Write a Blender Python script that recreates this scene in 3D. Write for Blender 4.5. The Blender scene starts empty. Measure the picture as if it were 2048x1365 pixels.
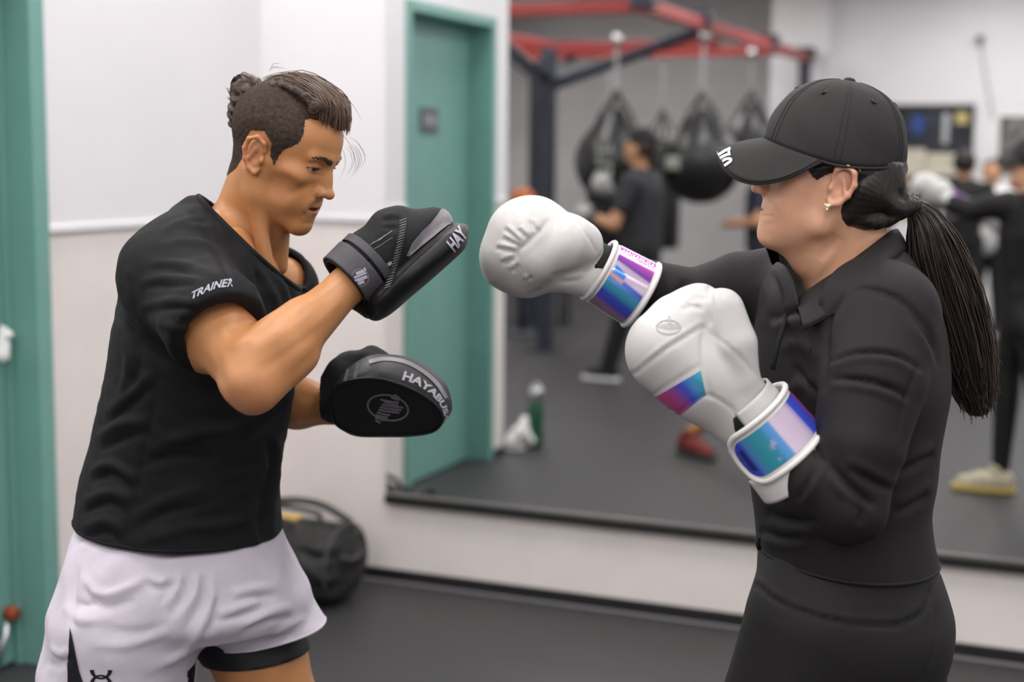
import bpy, bmesh, math, random
import numpy as np
from mathutils import Vector, Matrix

random.seed(7)
rng = np.random.default_rng(7)
scene = bpy.context.scene
COL = scene.collection

# ------------------------------------------------------------------ camera
FPX, CAM_H, PITCH, ROLL = 2950.0, 1.60, math.radians(7.2), 0.0102
FW = np.array([0, math.cos(PITCH), -math.sin(PITCH)])
_U0 = np.array([0, math.sin(PITCH), math.cos(PITCH)])
_R0 = np.array([1.0, 0, 0])
RT = math.cos(ROLL) * _R0 + math.sin(ROLL) * _U0
UP = -math.sin(ROLL) * _R0 + math.cos(ROLL) * _U0
CC = np.array([0, 0, CAM_H])
cam_data = bpy.data.cameras.new('camera')
cam = bpy.data.objects.new('camera', cam_data)
COL.objects.link(cam)
M = Matrix.Identity(4)
for i in range(3):
    M[i][0], M[i][1], M[i][2], M[i][3] = RT[i], UP[i], -FW[i], CC[i]
cam.matrix_world = M
cam_data.sensor_fit = 'HORIZONTAL'
cam_data.sensor_width = 36.0
cam_data.lens = FPX / 2048 * 36.0
cam_data.dof.use_dof = True
cam_data.dof.focus_distance = 2.28
cam_data.dof.aperture_fstop = 2.3
scene.camera = cam

# ------------------------------------------------------------------ exposure, world
vs = scene.view_settings
vs.view_transform = 'Standard'
vs.look = 'None'
vs.gamma = 1.0
vs.use_curve_mapping = False
vs.exposure = 0.0
world = bpy.data.worlds.new('world')
scene.world = world
world.use_nodes = True
world.node_tree.nodes['Background'].inputs[0].default_value = (0.8, 0.85, 1, 1)
world.node_tree.nodes['Background'].inputs[1].default_value = 0.3
scene.cycles.caustics_reflective = True
scene.cycles.caustics_refractive = False
scene.cycles.max_bounces = 6
scene.cycles.diffuse_bounces = 3
scene.cycles.glossy_bounces = 3
scene.cycles.transmission_bounces = 1
PANEL_POWER = 11.3

# ------------------------------------------------------------------ geometry helpers
def P(u, v, Y):
    d = FW + RT * ((u - 1024) / FPX) - UP * ((v - 682.5) / FPX)
    return CC + d * (Y / d[1])

def proj(V):
    q = V - CC
    w = q @ FW
    return 1024 + FPX * (q @ RT) / w, 682.5 - FPX * (q @ UP) / w

TH = math.radians(22.5)
RM = np.array([math.cos(TH), -math.sin(TH), 0])       # along the mirror wall, to the right
RL = np.array([math.sin(TH), math.cos(TH), 0])        # along the left wall, away from the camera
RO = np.array([-.953, 5.619, 0])                      # the corner of the two walls

def W(a, b, z):
    return RO + a * RM - b * RL + np.array([0, 0, z])

def lin(c):
    return tuple(((x / 255) / 12.92 if x / 255 <= .04045 else ((x / 255 + .055) / 1.055) ** 2.4) for x in c[:3]) + (1,)

# ------------------------------------------------------------------ materials
def mat(name, col, rough=.6, spec=.5, metal=0, noise=None, bump=None, sheen=0, sss=0, coat=0, emit=None, vcol=False):
    m = bpy.data.materials.new(name)
    m.use_nodes = True
    nt = m.node_tree
    b = nt.nodes['Principled BSDF']
    col = tuple(col) + (1,) if len(col) == 3 else col
    b.inputs['Base Color'].default_value = col
    b.inputs['Roughness'].default_value = rough
    b.inputs['Specular IOR Level'].default_value = spec
    b.inputs['Metallic'].default_value = metal
    b.inputs['Sheen Weight'].default_value = sheen
    b.inputs['Coat Weight'].default_value = coat
    if sss:
        b.inputs['Subsurface Weight'].default_value = sss
        b.inputs['Subsurface Radius'].default_value = (.012, .004, .002)
        b.inputs['Subsurface Scale'].default_value = 1.0
    if emit:
        b.inputs['Emission Color'].default_value = tuple(emit[0]) + (1,)
        b.inputs['Emission Strength'].default_value = emit[1]
    tc = nt.nodes.new('ShaderNodeTexCoord')
    src = None
    if vcol:
        a = nt.nodes.new('ShaderNodeVertexColor')
        a.layer_name = 'Col'
        src = a.outputs['Color']
    if noise:                                          # (scale, amount, stretch)
        n = nt.nodes.new('ShaderNodeTexNoise')
        n.inputs['Scale'].default_value = noise[0]
        n.inputs['Detail'].default_value = 2
        mp = nt.nodes.new('ShaderNodeMapping')
        if len(noise) > 2:
            mp.inputs['Scale'].default_value = noise[2]
        nt.links.new(tc.outputs['Object'], mp.inputs['Vector'])
        nt.links.new(mp.outputs['Vector'], n.inputs['Vector'])
        r = nt.nodes.new('ShaderNodeMapRange')
        r.inputs['From Min'].default_value = .3
        r.inputs['From Max'].default_value = .7
        r.inputs['To Min'].default_value = 1 - noise[1]
        r.inputs['To Max'].default_value = 1 + noise[1]
        nt.links.new(n.outputs['Fac'], r.inputs['Value'])
        mx = nt.nodes.new('ShaderNodeMix')
        mx.data_type = 'RGBA'
        mx.blend_type = 'MULTIPLY'
        mx.inputs['Factor'].default_value = 1
        mx.inputs['A'].default_value = col
        if src:
            nt.links.new(src, mx.inputs['A'])
        nt.links.new(r.outputs['Result'], mx.inputs['B'])
        src = mx.outputs['Result']
    if src:
        nt.links.new(src, b.inputs['Base Color'])
    if bump:                                           # (scale, strength, distance, stretch)
        n = nt.nodes.new('ShaderNodeTexNoise')
        n.inputs['Scale'].default_value = bump[0]
        n.inputs['Detail'].default_value = 1
        mp = nt.nodes.new('ShaderNodeMapping')
        if len(bump) > 3:
            mp.inputs['Scale'].default_value = bump[3]
        nt.links.new(tc.outputs['Object'], mp.inputs['Vector'])
        nt.links.new(mp.outputs['Vector'], n.inputs['Vector'])
        bp = nt.nodes.new('ShaderNodeBump')
        bp.inputs['Strength'].default_value = bump[1]
        bp.inputs['Distance'].default_value = bump[2]
        nt.links.new(n.outputs['Fac'], bp.inputs['Height'])
        nt.links.new(bp.outputs['Normal'], b.inputs['Normal'])
    return m

MT = {}
MT['wall_white'] = mat('wall_white', (.80, .785, .81), .75, .3, noise=(3, .015))
MT['wall_beige'] = mat('wall_beige', (.80, .745, .725), .7, .3, noise=(5, .03))
MT['wall_grey'] = mat('wall_grey', (.76, .75, .75), .8, .3, noise=(2, .05))
MT['green'] = mat('green_paint', lin((114, 162, 153)), .42, .5, noise=(6, .04), bump=(60, .06, .002))
MT['black_rubber'] = mat('black_rubber', (.012, .012, .013), .45, .5, noise=(30, .2))
MT['frame_black'] = mat('frame_black', (.014, .013, .012), .35, .5)
MT['floor'] = mat('rubber_floor', (.040, .039, .041), .5, .33, noise=(60, .22), bump=(400, .25, .002))
MT['ceiling'] = mat('ceiling_white', (.8, .8, .8), .9, .2)
MT['panel'] = mat('light_panel', (.9, .9, .9), .5, emit=((1, .97, .95), PANEL_POWER))
MT['panel'].cycles.emission_sampling = 'FRONT'
MT['steel'] = mat('steel', (.55, .55, .56), .3, .5, metal=1)
MT['plate'] = mat('sign_plate', (.10, .10, .11), .5, .4)
MT['white_plain'] = mat('white_plain', (.8, .8, .8), .6, .4)

# ------------------------------------------------------------------ object helpers
def put(o, parent=None, **kw):
    COL.objects.link(o)
    if parent is not None:
        o.parent = parent
    for k, v in kw.items():
        o[k] = v
    return o

def thing(name, label, category, loc, group=None):
    o = bpy.data.objects.new(name, None)
    o.empty_display_size = .05
    o.location = loc
    kw = dict(label=label, category=category)
    if group:
        kw['group'] = group
    return put(o, None, **kw)

def base_of(parent):
    return np.array(parent['_w']) if parent is not None and '_w' in parent else (
        np.array(parent.location) if parent is not None else np.zeros(3))

WORLD_LOC = {}
def mk(name, V, F, material, parent=None, smooth=True, colors=None, origin=None, **kw):
    """One mesh object from world-space vertices; V (n,3), F list/array of faces."""
    V = np.asarray(V, float)
    if parent is None:
        base = np.array(origin) if origin is not None else np.array([V[:, 0].mean(), V[:, 1].mean(), V[:, 2].min()])
        loc = base
    else:
        pw = WORLD_LOC.get(parent.name)
        if pw is None:
            pw = np.array(parent.location)
        base, loc = pw, np.zeros(3)
    me = bpy.data.meshes.new(name)
    F = F.tolist() if isinstance(F, np.ndarray) else F
    me.from_pydata((V - base).tolist(), [], F)
    if smooth:
        me.polygons.foreach_set('use_smooth', np.ones(len(me.polygons), bool))
    mats = material if isinstance(material, list) else [material]
    for mm in mats:
        me.materials.append(mm)
    if colors is not None:
        ca = me.color_attributes.new('Col', 'FLOAT_COLOR', 'POINT')
        c4 = np.ones((len(V), 4), np.float32)
        c4[:, :3] = colors
        ca.data.foreach_set('color', c4.ravel())
    me.update()
    o = bpy.data.objects.new(name, me)
    o.location = loc
    put(o, parent, **kw)
    WORLD_LOC[o.name] = base
    return o

def join(parts):
    Vs, Fs, n = [], [], 0
    for V, F in parts:
        V = np.asarray(V, float)
        Vs.append(V)
        F = F.tolist() if isinstance(F, np.ndarray) else F
        Fs += [[i + n for i in f] for f in F]
        n += len(V)
    return np.concatenate(Vs), Fs

BOXF = [[0, 3, 2, 1], [4, 5, 6, 7], [0, 1, 5, 4], [1, 2, 6, 5], [2, 3, 7, 6], [3, 0, 4, 7]]
def boxg(lo, hi, fn=W):
    (x0, y0, z0), (x1, y1, z1) = lo, hi
    V = [fn(x, y, z) for z in (z0, z1) for x, y in ((x0, y0), (x1, y0), (x1, y1), (x0, y1))]
    return fix_normals(np.array(V), BOXF)

def fix_normals(V, F):
    bm = bmesh.new()
    vs_ = [bm.verts.new(v) for v in V]
    for f in F:
        try:
            bm.faces.new([vs_[i] for i in f])
        except ValueError:
            pass
    bmesh.ops.recalc_face_normals(bm, faces=bm.faces)
    bm.verts.index_update()
    out = [[v.index for v in f.verts] for f in bm.faces]
    bm.free()
    return V, out

def bevel(V, F, w, seg=2):
    bm = bmesh.new()
    vs_ = [bm.verts.new(v) for v in V]
    for f in F:
        bm.faces.new([vs_[i] for i in f])
    bmesh.ops.recalc_face_normals(bm, faces=bm.faces)
    bmesh.ops.bevel(bm, geom=list(bm.edges), offset=w, segments=seg, affect='EDGES', profile=.5)
    bm.verts.index_update()
    V2 = np.array([v.co[:] for v in bm.verts])
    F2 = [[v.index for v in f.verts] for f in bm.faces]
    bm.free()
    return V2, F2

def bbox_(lo, hi, w=.004, seg=2, fn=W):
    return bevel(*boxg(lo, hi, fn), w, seg)

def struct(name, VF, material, parent=None, smooth=False, **kw):
    if parent is None:
        kw['kind'] = 'structure'
    return mk(name, VF[0], VF[1], material, parent, smooth, **kw)

def tubeg(pts, r, n=8, cap=True):
    """Round tube along a polyline; r scalar or list."""
    pts = np.asarray(pts, float)
    k = len(pts)
    rr = np.full(k, r) if np.isscalar(r) else np.asarray(r, float)
    T = np.gradient(pts, axis=0)
    T /= np.linalg.norm(T, axis=1)[:, None] + 1e-12
    ref = np.array([0, 0, 1.0]) if abs(T[0][2]) < .9 else np.array([1.0, 0, 0])
    V = []
    x = np.cross(ref, T[0])
    for i in range(k):
        x = x - T[i] * (x @ T[i])
        x /= np.linalg.norm(x) + 1e-12
        y = np.cross(T[i], x)
        for j in range(n):
            a = 2 * math.pi * j / n
            V.append(pts[i] + rr[i] * (math.cos(a) * x + math.sin(a) * y))
    F = []
    for i in range(k - 1):
        for j in range(n):
            F.append([i * n + j, i * n + (j + 1) % n, (i + 1) * n + (j + 1) % n, (i + 1) * n + j])
    if cap:
        F.append(list(range(n))[::-1])
        F.append([(k - 1) * n + j for j in range(n)])
    return np.array(V), F

def lathe(prof, n=20, fn=None):
    """prof: list of (r, z); fn maps local xyz to world."""
    V = []
    for r, z in prof:
        for j in range(n):
            a = 2 * math.pi * j / n
            V.append((r * math.cos(a), r * math.sin(a), z))
    F = []
    k = len(prof)
    for i in range(k - 1):
        for j in range(n):
            F.append([i * n + j, i * n + (j + 1) % n, (i + 1) * n + (j + 1) % n, (i + 1) * n + j])
    F.append(list(range(n))[::-1])
    F.append([(k - 1) * n + j for j in range(n)])
    V = np.array(V)
    if fn is not None:
        V = np.array([fn(*v) for v in V])
    return V, F

def spline(pts, n):
    """Catmull-Rom through the points, n samples."""
    p = np.asarray(pts, float)
    p = np.vstack([2 * p[0] - p[1], p, 2 * p[-1] - p[-2]])
    k = len(p) - 3
    t = np.linspace(0, k - 1e-6, n)
    i = t.astype(int)
    f = (t - i)[:, None]
    a, b, c, d = p[i], p[i + 1], p[i + 2], p[i + 3]
    return .5 * (2 * b + (c - a) * f + (2 * a - 5 * b + 4 * c - d) * f ** 2 + (3 * b - a - 3 * c + d) * f ** 3)

# ------------------------------------------------------------------ signed distance modelling
class SDF:
    def __init__(s, lo, hi, h):
        s.h = h
        s.lo = np.array(lo, float) - 2 * h
        s.n = np.ceil((np.array(hi, float) + 2 * h - s.lo) / h).astype(int) + 1
        s.d = np.full(s.n, 1.0, np.float32)

    def _box(s, lo, hi):
        i0 = np.clip(np.floor((np.asarray(lo) - s.lo) / s.h).astype(int), 0, s.n - 1)
        i1 = np.clip(np.ceil((np.asarray(hi) - s.lo) / s.h).astype(int) + 1, 1, s.n)
        sl = tuple(slice(int(a), int(b)) for a, b in zip(i0, i1))
        g = [(s.lo[k] + s.h * np.arange(i0[k], i1[k])).astype(np.float32) for k in range(3)]
        return sl, g[0][:, None, None], g[1][None, :, None], g[2][None, None, :]

    def _op(s, sl, d, k, sub):
        o = s.d[sl]
        if o.size == 0:
            return
        if sub:
            d = -d
            if k > 0:
                h = np.maximum(k - np.abs(o - d), 0) / k
                s.d[sl] = np.maximum(o, d) + h * h * k / 4
            else:
                s.d[sl] = np.maximum(o, d)
        else:
            if k > 0:
                h = np.maximum(k - np.abs(o - d), 0) / k
                s.d[sl] = np.minimum(o, d) - h * h * k / 4
            else:
                s.d[sl] = np.minimum(o, d)

    def cone(s, a, b, ra, rb, k=.01, flat=None, sub=False):
        a, b = np.asarray(a, float), np.asarray(b, float)
        f = max(1.0, flat[1]) if flat else 1
        m = max(ra, rb) * f + k + 3 * s.h
        sl, X, Y, Z = s._box(np.minimum(a, b) - m, np.maximum(a, b) + m)
        ab = b - a
        L2 = ab @ ab + 1e-12
        x, y, z = X - a[0], Y - a[1], Z - a[2]
        t = np.clip((x * ab[0] + y * ab[1] + z * ab[2]) / L2, 0, 1)
        x, y, z = x - t * ab[0], y - t * ab[1], z - t * ab[2]
        q2 = x * x + y * y + z * z
        if flat:
            w = np.asarray(flat[0], float)
            w = w / np.linalg.norm(w)
            q2 = q2 + (x * w[0] + y * w[1] + z * w[2]) ** 2 * (1 / flat[1] ** 2 - 1)
        d = np.sqrt(np.maximum(q2, 0)) - (ra + (rb - ra) * t)
        s._op(sl, d, k, sub)
        return s

    def chain(s, pts, r, k=.01, flat=None):
        for i in range(len(pts) - 1):
            s.cone(pts[i], pts[i + 1], r[i], r[i + 1], k if i == 0 else .004, flat)
        return s

    def ell(s, c, r, k=.01, R=None, sub=False):
        c = np.asarray(c, float)
        r = np.asarray(r, float) if not np.isscalar(r) else np.full(3, r)
        m = r.max() + k + 3 * s.h
        sl, X, Y, Z = s._box(c - m, c + m)
        x, y, z = X - c[0], Y - c[1], Z - c[2]
        if R is not None:                              # rows of R: local axes
            x, y, z = (R[0][0] * x + R[0][1] * y + R[0][2] * z, R[1][0] * x + R[1][1] * y + R[1][2] * z,
                       R[2][0] * x + R[2][1] * y + R[2][2] * z)
        k0 = np.sqrt((x / r[0]) ** 2 + (y / r[1]) ** 2 + (z / r[2]) ** 2)
        k1 = np.sqrt((x / r[0] ** 2) ** 2 + (y / r[1] ** 2) ** 2 + (z / r[2] ** 2) ** 2) + 1e-9
        d = k0 * (k0 - 1) / k1
        s._op(sl, d, k, sub)
        return s

    def stack(s, rows, k=.01, p=2.0, sub=False):
        """Stacked ellipse slices: rows of (z, x0, x1, yc, hd)."""
        rows = np.array(sorted(rows), float)
        zz = rows[:, 0]
        lo = [rows[:, 1].min() - k - 3 * s.h, (rows[:, 3] - rows[:, 4]).min() - k - 3 * s.h, zz[0] - k - 3 * s.h]
        hi = [rows[:, 2].max() + k + 3 * s.h, (rows[:, 3] + rows[:, 4]).max() + k + 3 * s.h, zz[-1] + k + 3 * s.h]
        sl, X, Y, Z = s._box(lo, hi)
        zs = Z.ravel()
        dense = spline(rows, 40 * len(rows))
        dense[:, 0] = np.maximum.accumulate(dense[:, 0])
        g = [np.interp(zs, dense[:, 0], dense[:, i])[None, None, :].astype(np.float32) for i in (1, 2, 3, 4)]
        cx, hw = (g[0] + g[1]) / 2, (g[1] - g[0]) / 2
        q = (np.abs((X - cx) / hw) ** p + np.abs((Y - g[2]) / g[3]) ** p) ** (1 / p)
        d = (q - 1) * np.minimum(hw, g[3])
        d = np.maximum(d, np.maximum(zz[0] - Z, Z - zz[-1]))
        s._op(sl, d.astype(np.float32), k, sub)
        return s

    def cut(s, p, n, lo=None, hi=None, k=0.0):
        """Remove what lies on the side n points to (within the optional box)."""
        p, n = np.asarray(p, float), np.asarray(n, float)
        n = n / np.linalg.norm(n)
        full_hi = s.lo + s.h * s.n
        sl, X, Y, Z = s._box(lo if lo is not None else s.lo, hi if hi is not None else full_hi)
        d = -((X - p[0]) * n[0] + (Y - p[1]) * n[1] + (Z - p[2]) * n[2])
        s._op(sl, d.astype(np.float32), k, True)
        return s

    def mesh(s, smooth=1):
        d, n = s.d, s.n
        ins = d < 0
        cnt = np.zeros(n - 1, np.int8)
        for i in (0, 1):
            for j in (0, 1):
                for k in (0, 1):
                    cnt += ins[i:n[0] - 1 + i, j:n[1] - 1 + j, k:n[2] - 1 + k]
        cells = np.argwhere((cnt > 0) & (cnt < 8))
        idx = np.full(n - 1, -1, np.int32)
        idx[tuple(cells.T)] = np.arange(len(cells))
        acc = np.zeros((len(cells), 3))
        num = np.zeros(len(cells))
        corners = [(i, j, k) for i in (0, 1) for j in (0, 1) for k in (0, 1)]
        for a in corners:
            for ax in range(3):
                if a[ax]:
                    continue
                b = list(a)
                b[ax] = 1
                da = d[tuple((cells + a).T)]
                db = d[tuple((cells + b).T)]
                cr = (da < 0) != (db < 0)
                t = np.where(cr, da / np.where(cr, da - db, 1), 0)
                pt = np.tile(np.array(a, float), (len(cells), 1))
                pt[:, ax] = t
                acc += pt * cr[:, None]
                num += cr
        V = s.lo + s.h * (cells + acc / num[:, None])
        F = []
        for ax in range(3):
            a1, a2 = (ax + 1) % 3, (ax + 2) % 3
            A = [slice(None)] * 3
            B = [slice(None)] * 3
            A[ax], B[ax] = slice(0, -1), slice(1, None)
            e = ins[tuple(A)] != ins[tuple(B)]
            e = np.argwhere(e)
            e = e[(e[:, a1] > 0) & (e[:, a2] > 0) & (e[:, a1] < n[a1] - 1) & (e[:, a2] < n[a2] - 1)]
            q = []
            for o1, o2 in ((-1, -1), (0, -1), (0, 0), (-1, 0)):
                c = e.copy()
                c[:, a1] += o1
                c[:, a2] += o2
                q.append(idx[tuple(c.T)])
            q = np.stack(q, 1)
            fl = ins[tuple(e.T)]
            q = np.where(fl[:, None], q, q[:, ::-1])
            F.append(q)
        F = np.concatenate(F)
        F = F[(F >= 0).all(1)]
        for _ in range(smooth):
            V = relax(V, F, .5)
        return V, F

def relax(V, F, w=.5):
    E = np.concatenate([F[:, [i, (i + 1) % 4]] for i in range(4)])
    n = len(V)
    c = np.bincount(E[:, 0], minlength=n) + np.bincount(E[:, 1], minlength=n)
    S = np.stack([np.bincount(E[:, 0], V[E[:, 1], k], n) + np.bincount(E[:, 1], V[E[:, 0], k], n) for k in range(3)], 1)
    return np.where(c[:, None] > 0, V * (1 - w) + w * S / np.maximum(c, 1)[:, None], V)

def vnormals(V, F):
    F = np.asarray(F)
    nrm = np.cross(V[F[:, 2]] - V[F[:, 0]], V[F[:, 3]] - V[F[:, 1]])
    n = len(V)
    N = np.stack([sum(np.bincount(F[:, i], nrm[:, k], n) for i in range(4)) for k in range(3)], 1)
    return N / (np.linalg.norm(N, axis=1)[:, None] + 1e-12)

def seg_dist(u, v, pts, param=False):
    """Distance from image points to a polyline (pixels)."""
    best = np.full(len(u), 1e9)
    par = np.zeros(len(u))
    m_ = len(pts) - 1
    for i, ((x0, y0), (x1, y1)) in enumerate(zip(pts[:-1], pts[1:])):
        dx, dy = x1 - x0, y1 - y0
        t = np.clip(((u - x0) * dx + (v - y0) * dy) / (dx * dx + dy * dy + 1e-9), 0, 1)
        d = np.hypot(u - x0 - t * dx, v - y0 - t * dy)
        c = d < best
        best = np.where(c, d, best)
        par = np.where(c, (i + t) / m_, par)
    return (best, par) if param else best

def folds(V, F, lst, taper=.7):
    """Cloth folds: each (points, width, amplitude in m) raises (or sinks) the surface along a crease."""
    N = vnormals(V, F)
    u, v = proj(V)
    face = np.clip(((CC - V) * N).sum(1) / np.linalg.norm(CC - V, axis=1) * 3 + .4, 0, 1)
    D = np.zeros(len(V))
    for pts, w, amp in lst:
        pts = spline(pts, 4 * len(pts)) if len(pts) > 2 else np.asarray(pts, float)
        d, q = seg_dist(u, v, pts, True)
        D += amp * np.exp(-(d / w) ** 2) * (np.sin(np.pi * np.clip(q, .0, 1)) ** taper if taper else 1)
    return V + N * (D * face)[:, None]

def vnoise(V, scale, seed=0):
    """Cheap smooth 3-D value noise in -1..1."""
    r = np.random.default_rng(seed)
    out = np.zeros(len(V))
    for _ in range(7):
        k = r.normal(size=3)
        k /= np.linalg.norm(k)
        out += np.sin((V @ k) * scale * r.uniform(.6, 1.7) + r.uniform(0, 6.28))
    return out / 3.2

def bisect(V, F, cuts):
    """Clean planar cuts: each (point, normal, selector) removes faces on the normal's side among the selected."""
    bm = bmesh.new()
    vs_ = [bm.verts.new(v) for v in V]
    for f in F:
        bm.faces.new([vs_[i] for i in f])
    for cut_ in cuts:
        p, n, sel = cut_[:3]
        p, n = np.asarray(p, float), np.asarray(n, float)
        bm.verts.ensure_lookup_table()
        fs = [f for f in bm.faces if sel(f.calc_center_median())]
        geom = set(fs)
        for f in fs:
            geom.update(f.edges)
            geom.update(f.verts)
        bmesh.ops.bisect_plane(bm, geom=list(geom), plane_co=Vector(p), plane_no=Vector(n))
        if len(cut_) == 3:
            dead = []
            for f in bm.faces:
                c_ = f.calc_center_median()
                if sel(c_) and (np.array(c_) - p) @ n > 0:
                    dead.append(f)
            bmesh.ops.delete(bm, geom=dead, context='FACES')
    lo = [v for v in bm.verts if not v.link_faces]
    bmesh.ops.delete(bm, geom=lo, context='VERTS')
    bm.verts.index_update()
    V2 = np.array([v.co[:] for v in bm.verts])
    F2 = [[v.index for v in f.verts] for f in bm.faces]
    bm.free()
    return V2, F2

def solidify(o, t, offset=-1):
    md = o.modifiers.new('thickness', 'SOLIDIFY')
    md.thickness = t
    md.offset = offset
    return o

def text_mesh(s, size=1.0, bold=.0, shear=0, spacing=1.0):
    cu = bpy.data.curves.new('lettering', 'FONT')
    cu.body = s
    cu.size = size
    cu.offset = bold
    cu.shear = shear
    cu.space_character = spacing
    cu.resolution_u = 3
    o = bpy.data.objects.new('lettering', cu)
    COL.objects.link(o)
    dg = bpy.context.evaluated_depsgraph_get()
    me = o.evaluated_get(dg).to_mesh()
    V = np.array([v.co[:] for v in me.vertices])
    F = [list(p.vertices) for p in me.polygons]
    o.evaluated_get(dg).to_mesh_clear()
    bpy.data.objects.remove(o)
    bpy.data.curves.remove(cu)
    V[:, 0] -= (V[:, 0].min() + V[:, 0].max()) / 2
    V[:, 1] -= (V[:, 1].min() + V[:, 1].max()) / 2
    return V, F

def subdiv_long(V, F, maxlen):
    bm = bmesh.new()
    vs_ = [bm.verts.new(v) for v in V]
    for f in F:
        try:
            bm.faces.new([vs_[i] for i in f])
        except ValueError:
            pass
    bmesh.ops.triangulate(bm, faces=bm.faces)
    for _ in range(6):
        es = [e for e in bm.edges if e.calc_length() > maxlen]
        if not es:
            break
        bmesh.ops.subdivide_edges(bm, edges=es, cuts=1)
        bmesh.ops.triangulate(bm, faces=bm.faces)
    bm.verts.index_update()
    V2 = np.array([v.co[:] for v in bm.verts])
    F2 = [[v.index for v in f.verts] for f in bm.faces]
    bm.free()
    return V2, F2

from mathutils.bvhtree import BVHTree
def project_on(V, VF, lift=.0008):
    """Drop points along the view ray onto a surface, so that flat print lies on it."""
    tree = BVHTree.FromPolygons([Vector(v) for v in VF[0]], [list(map(int, f)) for f in VF[1]])
    out = []
    c = Vector(CC)
    for p in V:
        d = (Vector(p) - c).normalized()
        hit, nrm, _, _ = tree.ray_cast(c, d)
        if hit is None:
            near = tree.find_nearest(Vector(p))
            hit, nrm = near[0], near[1]
        if nrm.dot(d) > 0:
            nrm = -nrm
        out.append(np.array(hit + nrm * lift))
    return np.array(out)

def decal(name, V2, F2, place, VF, material, parent, lift=.0008, maxlen=.006, **kw):
    """Print: 2-D mesh placed by place(x, y) -> (u, v) pixels of the surface point, lying on VF."""
    V2, F2 = subdiv_long(V2, F2, maxlen)
    c = VF[0].mean(0)
    pts = np.array([P(*place(x, y), c[1]) for x, y, _ in V2])
    V = project_on(pts, VF, lift)
    return mk(name, V, F2, material, parent, True, **kw)
# ================================================================== the room
BACK, LEFT_A, RIGHT_A, CEIL = 10.5, -4.2, 6.5, 3.42
fl = struct('floor', boxg((LEFT_A, 0, -.1), (RIGHT_A, 12.6, 0)), MT['floor'])
struct('ceiling', boxg((LEFT_A, 0, CEIL), (RIGHT_A, 12.6, CEIL + .1)), MT['ceiling'])
RAIL = 1.36
wm = struct('wall_mirror_side', boxg((-.2, -.15, 0), (RIGHT_A, 0, RAIL)), MT['wall_beige'])
struct('upper_wall', boxg((-.2, -.15, RAIL), (RIGHT_A, .008, CEIL)), MT['wall_white'], wm)
# left wall with the door opening between b = 1.285 and 2.2, up to z = 2.24
D0, D1, DZ = 1.285, 2.2, 2.24
wl = struct('wall_left', join([boxg((-.16, 0, 0), (0, D0 - .06, RAIL)), boxg((-.16, D1 + .045, 0), (0, 2.41, RAIL))]), MT['wall_beige'])
struct('upper_wall', join([boxg((-.16, 0, RAIL), (.008, D0 - .06, CEIL)), boxg((-.16, D1 + .045, RAIL), (.008, 2.41, CEIL)),
                           boxg((-.16, D0 - .06, DZ + .045), (.008, D1 + .045, CEIL))]), MT['wall_white'], wl)
struct('wall_return', boxg((LEFT_A, 2.26, 0), (-.16, 2.41, CEIL)), MT['wall_white'])
struct('wall_far_left', boxg((LEFT_A - .15, 2.41, 0), (LEFT_A, 12.6, CEIL)), MT['wall_grey'])
struct('wall_right', boxg((RIGHT_A, 0, 0), (RIGHT_A + .15, 12.6, CEIL)), MT['wall_white'])
struct('wall_back', boxg((-.22, BACK, 0), (RIGHT_A, BACK + .15, CEIL)), MT['wall_white'])
struct('wall_back_alcove', boxg((LEFT_A, 12.45, 0), (-.22, 12.6, CEIL)), MT['wall_grey'])
struct('wall_alcove_side', boxg((-.22, BACK + .15, 0), (-.1, 12.45, CEIL)), MT['wall_white'])
# chair rails
struct('trim_1', bbox_((0, .02, RAIL - .012), (.016, D0 - .065, RAIL + .012), .004), MT['wall_white'])
struct('trim_2', bbox_((.016, 0, RAIL - .012), (.53, .016, RAIL + .012), .004), MT['wall_white'])
struct('trim_3', bbox_((0, D1 + .05, RAIL - .012), (.016, 2.41, RAIL + .012), .004), MT['wall_white'])
# base
struct('baseboard_mirror_side', bbox_((.012, 0, 0), (RIGHT_A, .012, .048), .004), MT['black_rubber'])
struct('baseboard_left', join([bbox_((0, 0, 0), (.012, D0 - .065, .048), .004), bbox_((0, D1 + .05, 0), (.012, 2.41, .048), .004)]), MT['black_rubber'])
# panel joint seam in the lower wall
struct('wall_seam', boxg((2.527, 0, .05), (2.530, .0012, .30)), MT['wall_grey'], wm)
# highlight along the baseboard foot, painted as a thin lighter strip
MT['base_highlight'] = mat('base_highlight', (.20, .19, .21), .4, .5)
struct('trim_4', bbox_((.012, .012, 0), (RIGHT_A, .030, .006), .002), MT['base_highlight'])

# door in the left wall
dr = thing('door_1', 'sage green painted steel door in a matching frame', 'door', W(-.11, (D0 + D1) / 2, 0))
dr['kind'] = 'structure'
mk('door_leaf', *bbox_((-.155, D0 + .003, .008), (-.11, D1 - .003, DZ - .003), .003), MT['green'], dr, False)
fr = []
mk('frame', *join([
    bbox_((-.16, D0 - .065, 0), (.014, D0, DZ + .05), .004), bbox_((-.16, D1, 0), (.014, D1 + .05, DZ + .05), .004),
    bbox_((-.16, D0, DZ), (.014, D1, DZ + .05), .004),
    bbox_((-.11, D0, 0), (-.085, D0 + .014, DZ), .003), bbox_((-.11, D1 - .014, 0), (-.085, D1, DZ), .003)]), MT['green'], dr, False)
sg = mk('name_plate', *bbox_((-.11, 1.61, 1.70), (-.102, 1.80, 1.82), .003), MT['plate'], dr, False)
MT['plate_text'] = mat('plate_text', (.35, .36, .38), .5)
for k, (b0, w_) in enumerate(((1.645, .028), (1.690, .03), (1.738, .028))):
    mk('raised_letter', *bbox_((-.102, b0, 1.735), (-.1005, b0 + w_, 1.79), .001), MT['plate_text'], sg, False)
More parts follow.
